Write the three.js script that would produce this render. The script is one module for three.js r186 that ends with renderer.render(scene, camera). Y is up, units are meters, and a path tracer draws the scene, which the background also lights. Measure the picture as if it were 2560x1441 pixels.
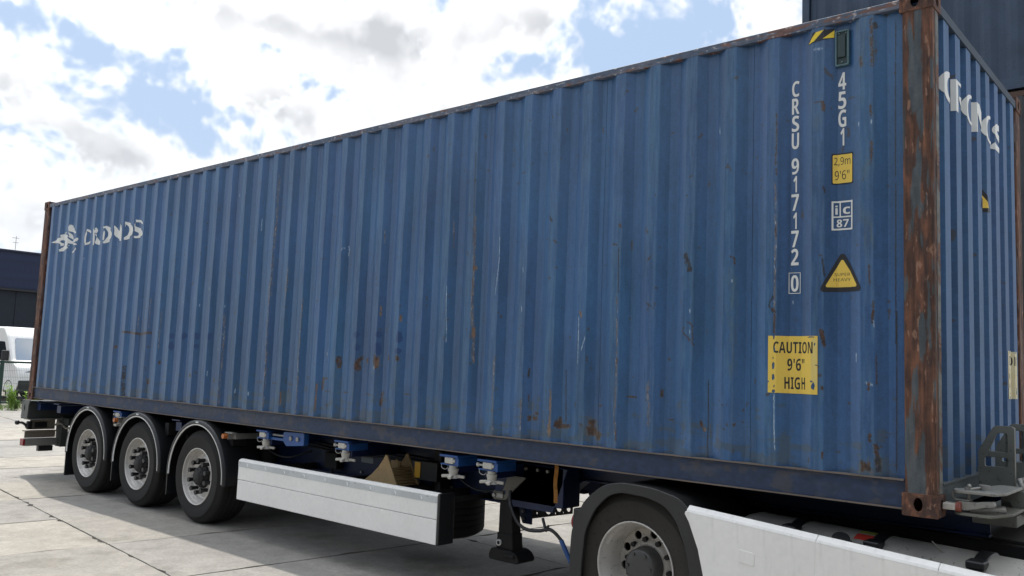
import * as THREE from 'three';
import { mergeGeometries } from 'three/addons/utils/BufferGeometryUtils.js';
import { RoundedBoxGeometry } from 'three/addons/geometries/RoundedBoxGeometry.js';

// ---------- camera, sky, sun, exposure ----------
const scene = new THREE.Scene();
const camera = new THREE.PerspectiveCamera(37.385, 1024 / 576, 0.1, 1500);
camera.rotation.order = 'YXZ';
camera.position.set(1.235, 1.763, 4.897);
camera.rotation.set(0.0961, 0.7114, 0.0384);
const SUN = new THREE.Vector3(-0.53, 1, -0.126).normalize();
const sun = new THREE.DirectionalLight(new THREE.Color(1, 0.955, 0.88), 2.25);
sun.position.copy(SUN).multiplyScalar(60);
sun.castShadow = true; sun.shadow.radius = 1.2; sun.shadow.mapSize.set(4096, 4096);
Object.assign(sun.shadow.camera, { left: -35, right: 35, top: 35, bottom: -35, near: 1, far: 140 });
scene.add(sun, sun.target);
const renderer = new THREE.WebGLRenderer({ antialias: true });
renderer.toneMapping = THREE.LinearToneMapping;
renderer.toneMappingExposure = 1.86;
renderer.shadowMap.enabled = true;

// ---------- seeded randomness and noise ----------
function rng(seed) { let a = seed >>> 0; return () => { a = (a + 0x6D2B79F5) >>> 0; let t = Math.imul(a ^ (a >>> 15), 1 | a); t = (t + Math.imul(t ^ (t >>> 7), 61 | t)) ^ t; return ((t ^ (t >>> 14)) >>> 0) / 4294967296; }; }
const LAT = new Float32Array(65536); { const r = rng(7); for (let i = 0; i < 65536; i++) LAT[i] = r(); }
function vn(x, y) {   // value noise 0..1
  const xi = Math.floor(x), yi = Math.floor(y); let fx = x - xi, fy = y - yi;
  fx = fx * fx * (3 - 2 * fx); fy = fy * fy * (3 - 2 * fy);
  const a = (xi & 255), b = ((xi + 1) & 255), c = (yi & 255) << 8, d = ((yi + 1) & 255) << 8;
  const p = LAT[a | c], q = LAT[b | c], r = LAT[a | d], s = LAT[b | d];
  return p + (q - p) * fx + (r - p) * fy + (p - q - r + s) * fx * fy;
}
function fbm(x, y, o) { let s = 0, a = 0.5, n = 0; for (let i = 0; i < o; i++) { s += a * vn(x, y); n += a; a *= 0.5; const t = x; x = x * 1.62 + y * 1.18 + 17.3; y = y * 1.62 - t * 1.18 + 5.7; } return s / n; }
const clamp = (v, a = 0, b = 1) => v < a ? a : v > b ? b : v;
const sstep = (a, b, v) => { const t = clamp((v - a) / (b - a)); return t * t * (3 - 2 * t); };
const lerp = (a, b, t) => a + (b - a) * t;

// ---------- the sky: air and broken cumulus ----------
{
  const W = 4096, H = 2048, data = new Float32Array(W * H * 4);
  const blobs = [
[-160.9,18.9,2.7,0.8,-0.9,0],[-158.7,17.6,3.0,1.0,-0.9,0],[-154.0,17.5,1.8,1.7,-1,0],[-156.1,15.5,3.4,1.2,-0.8,0],[-152.8,15.3,3.0,1.6,-1,0],[-151.0,13.4,1.5,0.9,-0.9,0],[-149.4,19.2,1.2,0.8,-0.8,0],[-143.2,16.9,1.1,1.2,-0.9,0],[-136.3,18.8,1.3,0.8,-0.7,0],[-131.4,20.3,3.4,0.7,-0.6,0],[-124.2,21.3,3.1,1.6,-1.1,0],[-119.4,22.0,2.5,1.3,-0.8,0],[-118.0,23.5,0.9,1.1,-0.8,0],[-151.7,21.6,1.5,0.5,-0.5,0],[-162.6,19.4,2.0,0.6,-0.6,0],[-161.9,16.2,1.8,1.4,0.9,0],[-159.6,18.2,0.6,0.3,0.8,0],[-158.0,16.4,1.7,0.9,0.9,0],[-158.7,14.1,2.8,1.1,0.6,0],[-161.0,13.4,3.5,1.0,0.4,1],[-157.0,12.4,1.9,1.1,0.4,0.8],[-162.3,15.0,1.1,0.9,0.3,0.7],[-149.4,17.5,2.7,1.4,0.8,0],[-150.4,16.2,1.2,0.5,0.3,0.7],[-145.7,16.0,2.3,1.2,0.6,0.9],[-148.7,14.4,2.8,0.8,0.6,0.1],[-139.0,21.0,4.1,1.4,0.5,0.9],[-142.4,21.7,2.8,0.9,0.4,0.6],[-129.2,22.6,3.1,1.2,0.5,0.7],[-149.3,21.5,4.7,0.9,0.5,0.6],[-144.9,19.5,2.3,1.3,0.6,0],[-140.0,17.9,3.6,1.2,0.7,0.1],[-127.5,20.6,1.6,1.0,0.6,0],[-121.5,23.5,1.5,1.0,0.7,0],[-115.1,23.0,2.2,1.5,0.9,0],[-153.9,12.1,4.4,0.7,0.7,0.2],[-159.3,10.2,5.7,1.1,0.7,0.15],[-161.0,7.9,5.8,1.2,0.6,0.4],[-155.6,20.0,2.6,0.9,0.7,0],[-134.2,21.1,1.6,1.3,0.4,0]
  ];
  const D = Math.PI / 180, hint = [0, 0];
  const dens = (az, el, fine) => {   // cloud density in a direction; hint[1] comes back as greyness
    const sy = Math.sin(el), cy = Math.cos(el), hz = 2.9 / (1 + Math.max(sy, -0.1)), px = cy * Math.cos(az) * hz, pz = cy * Math.sin(az) * hz, azd = az / D, eld = el / D;
    let cov = 0.04, grey = 0;
    if (azd < -80 && eld < 34) for (const b of blobs) {
      const u = (azd - b[0]) * cy / b[2], v = (eld - b[1]) / b[3], q = u * u + v * v;
      if (q < 6) { const g = Math.exp(-q * 0.75); cov += b[4] * g; grey += b[5] * g; }
    }
    hint[1] = grey;
    const wx = px * 1.5 + 0.10 * vn(px * 5.3 + 9, pz * 5.3), wz = pz * 1.5 + 0.10 * vn(px * 5.3, pz * 5.3 + 31);
    let d = (fbm(wx * 2.1 + 3.1, wz * 2.1 + 8.4, 3) - 0.46) * 0.8 + (fbm(wx * 8 + 40, wz * 8 + 12, 4) - 0.5) * 1.25 + cov * 0.48;
    if (fine) d += (fbm(wx * 34 + 4, wz * 34 + 77, 5) - 0.5) * 0.42 + (0.22 - Math.abs(fbm(wx * 17 + 60, wz * 17 + 2, 4) - 0.5)) * 0.8 - 0.10;
    return d;
  };
  for (let j = 0; j < H; j++) {
    const el = ((j + 0.5) / H - 0.5) * Math.PI, sy = Math.sin(el), cy = Math.cos(el), eld = el / D;
    for (let i = 0; i < W; i++) {
      const k = (j * W + i) * 4;
      if (el < -0.02) { data[k] = 0.26; data[k + 1] = 0.25; data[k + 2] = 0.235; data[k + 3] = 1; continue; }
      const az = ((i + 0.5) / W - 0.5) * 2 * Math.PI, dx = cy * Math.cos(az), dz = cy * Math.sin(az);
      const d = dens(az, el, true), gh = clamp(hint[1]), up = dens(az, el + 1.3 * D, false), thick = sstep(0.08, 0.42, d);
      const c = sstep(-0.24, 0.32, d);
      const fl = fbm(az * 17 + 3, el * 17, 4);
      // bellies under thick cloud are grey, tops and edges catch the sun
      const gr = clamp(sstep(0.12, 0.60, up + (fl - 0.5) * 0.6) * thick * 0.42 + gh * (0.3 + 0.9 * fl) * sstep(0.02, 0.3, d) * 0.9);
      const ca = dx * SUN.x + sy * SUN.y + dz * SUN.z, ang = Math.acos(clamp(ca, -1, 1)) / D;
      const glow = Math.exp(-(ang / 25) * (ang / 25)), haze = Math.exp(-Math.max(eld, 0) / 7);
      const air = [lerp(0.262, 0.46, haze) + 0.35 * glow, lerp(0.348, 0.52, haze) + 0.35 * glow, lerp(0.485, 0.59, haze) + 0.35 * glow];
      const lit = 0.62 * (1 + 6.5 * glow) * (0.80 + 0.34 * fbm(az * 70, el * 70, 5));
      for (let n = 0; n < 3; n++) {
        const cl = lerp(lerp(lit, 0.375 * [0.945, 0.975, 1.03][n], gr), [0.58, 0.62, 0.67][n], haze * 0.6);
        data[k + n] = lerp(air[n], cl, c);
      }
      data[k + 3] = 1;
    }
  }
  const t = new THREE.DataTexture(data, W, H, THREE.RGBAFormat, THREE.FloatType);
  t.mapping = THREE.EquirectangularReflectionMapping; t.magFilter = THREE.LinearFilter; t.minFilter = THREE.LinearFilter; t.wrapS = THREE.RepeatWrapping; t.needsUpdate = true;
  scene.background = t; scene.environment = t;
  scene.backgroundIntensity = 1; scene.environmentIntensity = 1;
}

// ---------- helpers ----------
const names = {};
function numbered(n) { names[n] = (names[n] ?? -1) + 1; return names[n] ? n + '_' + String(names[n]).padStart(3, '0') : n; }
function thing(name, label, category, pos = [0, 0, 0], group) {
  const o = new THREE.Group(); o.name = numbered(name); o.position.set(...pos); o.userData = { label, category }; if (group) o.userData.group = group; scene.add(o); return o;
}
function prep(g) {
  let q = g.index ? g.toNonIndexed() : g.clone();
  for (const k of Object.keys(q.attributes)) if (!['position', 'normal', 'uv'].includes(k)) q.deleteAttribute(k);
  if (!q.attributes.normal) q.computeVertexNormals();
  if (!q.attributes.uv) q.setAttribute('uv', new THREE.BufferAttribute(new Float32Array(q.attributes.position.count * 2), 2));
  q.clearGroups && q.clearGroups(); return q;
}
function metreUV(g) {   // texture coordinates in metres, by the way each face points
  const p = g.attributes.position, u = g.attributes.uv, a = new THREE.Vector3(), b = new THREE.Vector3(), c = new THREE.Vector3();
  for (let i = 0; i < p.count; i += 3) {
    a.fromBufferAttribute(p, i); b.fromBufferAttribute(p, i + 1); c.fromBufferAttribute(p, i + 2);
    const n = b.clone().sub(a).cross(c.clone().sub(a)), x = Math.abs(n.x), y = Math.abs(n.y), z = Math.abs(n.z);
    for (let k = 0; k < 3; k++) { const v = [a, b, c][k]; if (y >= x && y >= z) u.setXY(i + k, v.x, v.z); else if (x >= z) u.setXY(i + k, v.z, v.y); else u.setXY(i + k, v.x, v.y); }
  }
  return g;
}
function join(list, keepUV) { const g = Array.isArray(list) ? (list.length > 1 ? mergeGeometries(list.map(prep)) : prep(list[0])) : prep(list); return keepUV ? g : metreUV(g); }
function part(parent, name, geos, mat, label, keepUV) {
  const m = new THREE.Mesh(join(geos, keepUV), mat); m.name = name; m.castShadow = m.receiveShadow = true; if (label) m.userData.label = label; parent.add(m); return m;
}
function tag(o, label, category, group) { o.userData.label = label; o.userData.category = category; if (group) o.userData.group = group; return o; }
function copyOf(o, label) { const c = o.clone(); c.name = numbered(o.name.replace(/_\d{3}$/, '')); c.userData = { ...o.userData }; if (label) c.userData.label = label; scene.add(c); return c; }
const bx = (x0, x1, y0, y1, z0, z1, r = 0) => { const w = Math.abs(x1 - x0), h = Math.abs(y1 - y0), d = Math.abs(z1 - z0); const g = r ? new RoundedBoxGeometry(w, h, d, 2, Math.min(r, w / 2.01, h / 2.01, d / 2.01)) : new THREE.BoxGeometry(w, h, d); g.translate((x0 + x1) / 2, (y0 + y1) / 2, (z0 + z1) / 2); return g; };
const V = (x, y, z) => new THREE.Vector3(x, y, z);
function rod(a, b, r, n = 10, r2 = r) { const d = b.clone().sub(a), g = new THREE.CylinderGeometry(r2, r, d.length(), n); g.applyQuaternion(new THREE.Quaternion().setFromUnitVectors(V(0, 1, 0), d.clone().normalize())); g.translate((a.x + b.x) / 2, (a.y + b.y) / 2, (a.z + b.z) / 2); return g; }
function tube(pts, r, seg = 40, n = 8) { return new THREE.TubeGeometry(new THREE.CatmullRomCurve3(pts.map((p) => V(...p))), seg, r, n); }
function plate(pts, depth, holes = [], bevel = 0) {   // outline in x,y extruded along z
  const s = new THREE.Shape(pts.map((p) => new THREE.Vector2(...p)));
  for (const h of holes) { const q = new THREE.Path(); if (Array.isArray(h[0])) q.setFromPoints(h.map((p) => new THREE.Vector2(...p))); else q.absellipse(h[0], h[1], h[2], h[3] ?? h[2], 0, Math.PI * 2); s.holes.push(q); }
  return new THREE.ExtrudeGeometry(s, { depth, bevelEnabled: bevel > 0, bevelSize: bevel, bevelThickness: bevel, bevelSegments: 1, curveSegments: 12 });
}
function rounded(pts, r, n = 4) {   // rounds the corners of an outline
  const out = [], N = pts.length;
  for (let i = 0; i < N; i++) {
    const p = new THREE.Vector2(...pts[i]), a = new THREE.Vector2(...pts[(i + N - 1) % N]).sub(p), b = new THREE.Vector2(...pts[(i + 1) % N]).sub(p), q = Math.min(r, a.length() * 0.45, b.length() * 0.45);
    const s = p.clone().add(a.setLength(q)), e = p.clone().add(b.setLength(q));
    for (let k = 0; k <= n; k++) { const t = k / n; out.push([(1 - t) * (1 - t) * s.x + 2 * t * (1 - t) * p.x + t * t * e.x, (1 - t) * (1 - t) * s.y + 2 * t * (1 - t) * p.y + t * t * e.y]); }
  }
  return out;
}
function lathe(pts, seg = 48, ph = 0, pl = Math.PI * 2) { const g = new THREE.LatheGeometry(pts.map((p) => new THREE.Vector2(...p)), seg, ph, pl); g.rotateX(Math.PI / 2); return g; }   // axis becomes z
const lin = (h) => new THREE.Color(h);   // hex: sRGB
function mat(color, rough = 0.6, metal = 0, extra = {}) { return new THREE.MeshStandardMaterial({ color: Array.isArray(color) ? new THREE.Color().setRGB(...color) : lin(color), roughness: rough, metalness: metal, ...extra }); }
function texData(w, h, f, srgb = true) {   // f(i, j) -> [r,g,b] 0..255, row 0 at the bottom
  const d = new Uint8Array(w * h * 4);
  for (let j = 0; j < h; j++) for (let i = 0; i < w; i++) { const c = f(i, j), k = (j * w + i) * 4; d[k] = clamp(c[0], 0, 255); d[k + 1] = clamp(c[1], 0, 255); d[k + 2] = clamp(c[2], 0, 255); d[k + 3] = 255; }
  const t = new THREE.DataTexture(d, w, h); t.magFilter = THREE.LinearFilter; t.minFilter = THREE.LinearMipmapLinearFilter; t.wrapS = t.wrapT = THREE.RepeatWrapping; if (srgb) t.colorSpace = THREE.SRGBColorSpace; t.needsUpdate = true; return t;
}
function canvasTex(w, h, draw) { const c = document.createElement('canvas'); c.width = w; c.height = h; draw(c.getContext('2d'), w, h); const t = new THREE.CanvasTexture(c); t.colorSpace = THREE.SRGBColorSpace; t.magFilter = THREE.LinearFilter; return t; }
// periodic noise for repeating maps
function pn(i, j, n, f, o) { let s = 0, a = 0.5, m = 0; for (let k = 0; k < o; k++) { const F = f << k; const x = i / n * F, y = j / n * F; const xi = Math.floor(x), yi = Math.floor(y); let fx = x - xi, fy = y - yi; fx = fx * fx * (3 - 2 * fx); fy = fy * fy * (3 - 2 * fy); const h = (p, q) => LAT[((((p % F) + F) % F) * 37 + (((q % F) + F) % F) * 4099 + k * 977) & 65535]; const A = h(xi, yi), B = h(xi + 1, yi), C = h(xi, yi + 1), E = h(xi + 1, yi + 1); s += a * (A + (B - A) * fx + (C - A) * fy + (A - B - C + E) * fx * fy); m += a; a *= 0.55; } return s / m; }
const grimeMap = texData(512, 512, (i, j) => { const n = pn(i, j, 512, 4, 6), s = pn(i + 91, j + 13, 512, 64, 2); const v = 205 + 50 * (n - 0.3) * 1.2 - (s > 0.78 ? 40 : 0); return [v, v * 0.985, v * 0.96]; });
grimeMap.repeat.set(1.1, 1.1);
const fineBump = texData(256, 256, (i, j) => { const v = 255 * pn(i, j, 256, 16, 4); return [v, v, v]; }, false); fineBump.repeat.set(3, 3);
const gm = (c, r = 0.6, m = 0, extra = {}) => mat(c, r, m, { map: grimeMap, ...extra });

// ---------- the setting: ground and concrete slabs ----------
const concrete = (() => {
  const N = 1024;
  const map = texData(N, N, (i, j) => {
    const a = pn(i, j, N, 3, 6), b = pn(i + 300, j + 77, N, 24, 4), s = pn(i + 5, j + 500, N, 170, 2), st = pn(i + 700, j + 210, N, 6, 5);
    let v = 182 + 26 * (a - 0.5) + 34 * (b - 0.5) + 34 * (s - 0.5); let r = v * 1.01, g = v * 0.985, bl = v * 0.94;
    if (st > 0.6) { const k = sstep(0.6, 0.74, st) * 0.09; r *= 1 - k; g *= 1 - k * 1.05; bl *= 1 - k * 1.15; }
    if (s > 0.8) { r -= 26; g -= 26; bl -= 25; } if (s < 0.17) { r += 14; g += 14; bl += 13; }
    return [r, g, bl];
  });
  map.repeat.set(0.31, 0.31);
  const bump = texData(512, 512, (i, j) => { const v = 255 * (0.6 * pn(i, j, 512, 40, 3) + 0.4 * pn(i + 9, j, 512, 5, 4)); return [v, v, v]; }, false); bump.repeat.set(0.9, 0.9);
  return { map, bump };
})();
const slabMats = [[0.57, 0.57, 0.575], [0.535, 0.535, 0.54], [0.62, 0.605, 0.58], [0.56, 0.553, 0.545], [0.515, 0.517, 0.525]].map((c) => mat(c, 0.93, 0, { map: concrete.map, bumpMap: concrete.bump, bumpScale: 0.004 }));
const soil = mat([0.27, 0.255, 0.23], 1, 0, { map: grimeMap, bumpMap: fineBump, bumpScale: 0.01 });
const yard = new THREE.Mesh(metreUV(prep(new THREE.PlaneGeometry(900, 900).rotateX(-Math.PI / 2).translate(0, -0.022, 0))), soil); yard.name = 'ground'; yard.receiveShadow = true; yard.userData = { kind: 'structure', label: 'dark soil ground under the concrete slab yard' }; scene.add(yard);
const pave = new THREE.Group(); pave.name = 'pavement'; pave.userData = { kind: 'structure', label: 'yard paved with large worn concrete slabs' }; scene.add(pave);
{
  const A = 0.105, ca = Math.cos(A), sa = Math.sin(A), P0 = [-6.87, 1.12], SX = 1.54, SZ = 3.02, r = rng(99);
  const W = (u, v) => [P0[0] + u * ca - v * sa, P0[1] + u * sa + v * ca];
  // joints are shared, so neighbouring slabs keep an even, ragged gap between them
  const edge = (len, s, seed) => { const R = rng(seed), n = 18, o = []; for (let i = 1; i < n; i++) { const t = i / n; let j = (R() - 0.5) * 0.012; if (R() < 0.07) j += 0.015 + R() * 0.03; o.push([t, j]); } return o; };
  for (let iu = -16; iu < 12; iu++) for (let iv = -5; iv < 4; iv++) {
    const g = 0.0045 + r() * 0.004, u0 = iu * SX + g, u1 = (iu + 1) * SX - g, v0 = iv * SZ + g, v1 = (iv + 1) * SZ - g, h = iu * 131 + iv * 977 + 5000;
    const mid = W((u0 + u1) / 2, (v0 + v1) / 2); if (mid[1] > 8 || mid[0] > 10 || mid[0] < -28.5) continue;
    const pts = []; const cut = () => 0.006 + (r() < 0.2 ? r() * 0.09 : r() * 0.015);
    const c = [cut(), cut(), cut(), cut()];
    pts.push([u0 + c[0], v0]); for (const [t, j] of edge(1, 1, h)) pts.push([u0 + (u1 - u0) * t, v0 + Math.abs(j)]); pts.push([u1 - c[1], v0]); pts.push([u1, v0 + c[1]]);
    for (const [t, j] of edge(1, 1, h + 1)) pts.push([u1 - Math.abs(j), v0 + (v1 - v0) * t]); pts.push([u1, v1 - c[2]]); pts.push([u1 - c[2], v1]);
    for (const [t, j] of edge(1, 1, h + 2)) pts.push([u1 - (u1 - u0) * t, v1 - Math.abs(j)]); pts.push([u0 + c[3], v1]); pts.push([u0, v1 - c[3]]);
    for (const [t, j] of edge(1, 1, h + 3)) pts.push([u0 + Math.abs(j), v1 - (v1 - v0) * t]); pts.push([u0, v0 + c[0]]);
    const wp = pts.filter((p, i) => i === 0 || Math.hypot(p[0] - pts[i - 1][0], p[1] - pts[i - 1][1]) > 1e-4).map(([u, v]) => { const [x, z] = W(u, v); return [x, -z]; });
    const e = plate(wp, 0.05); e.rotateX(-Math.PI / 2); const dy = (r() - 0.5) * 0.006; e.translate(0, -0.05 + dy, 0);
    const m = new THREE.Mesh(metreUV(prep(e)), slabMats[Math.floor(r() * 5)]); m.name = 'slab'; m.castShadow = m.receiveShadow = true;
    m.rotation.set(0, 0, 0); pave.add(m);
  }
  const far = new THREE.Mesh(metreUV(prep(plate([[-120, -100], [-29.5, -100], [-29.5, 100], [-120, 100]], 0.02).rotateX(-Math.PI / 2).translate(0, -0.024, 0))), mat([0.42, 0.41, 0.40], 0.95, 0, { map: concrete.map })); far.name = 'asphalt_apron'; far.receiveShadow = true; far.userData = { kind: 'structure', label: 'grey paved ground beyond the green fence' }; scene.add(far);
  const back = new THREE.Mesh(metreUV(prep(plate([[-29.3, 14], [60, 14], [60, 90], [-29.3, 90]], 0.02).rotateX(-Math.PI / 2).translate(0, -0.02, 0))), slabMats[1]); back.name = 'concrete_yard'; back.receiveShadow = true; back.userData = { kind: 'structure', label: 'open concrete yard behind the trailer' }; scene.add(back);
  const front = new THREE.Mesh(metreUV(prep(plate([[-29.3, -60], [60, -60], [60, -11.6], [-29.3, -9.2]], 0.02).rotateX(-Math.PI / 2).translate(0, -0.02, 0))), slabMats[3]); front.name = 'concrete_yard_001'; front.receiveShadow = true; front.userData = { kind: 'structure', label: 'open concrete yard on the near side' }; scene.add(front);
}

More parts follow.
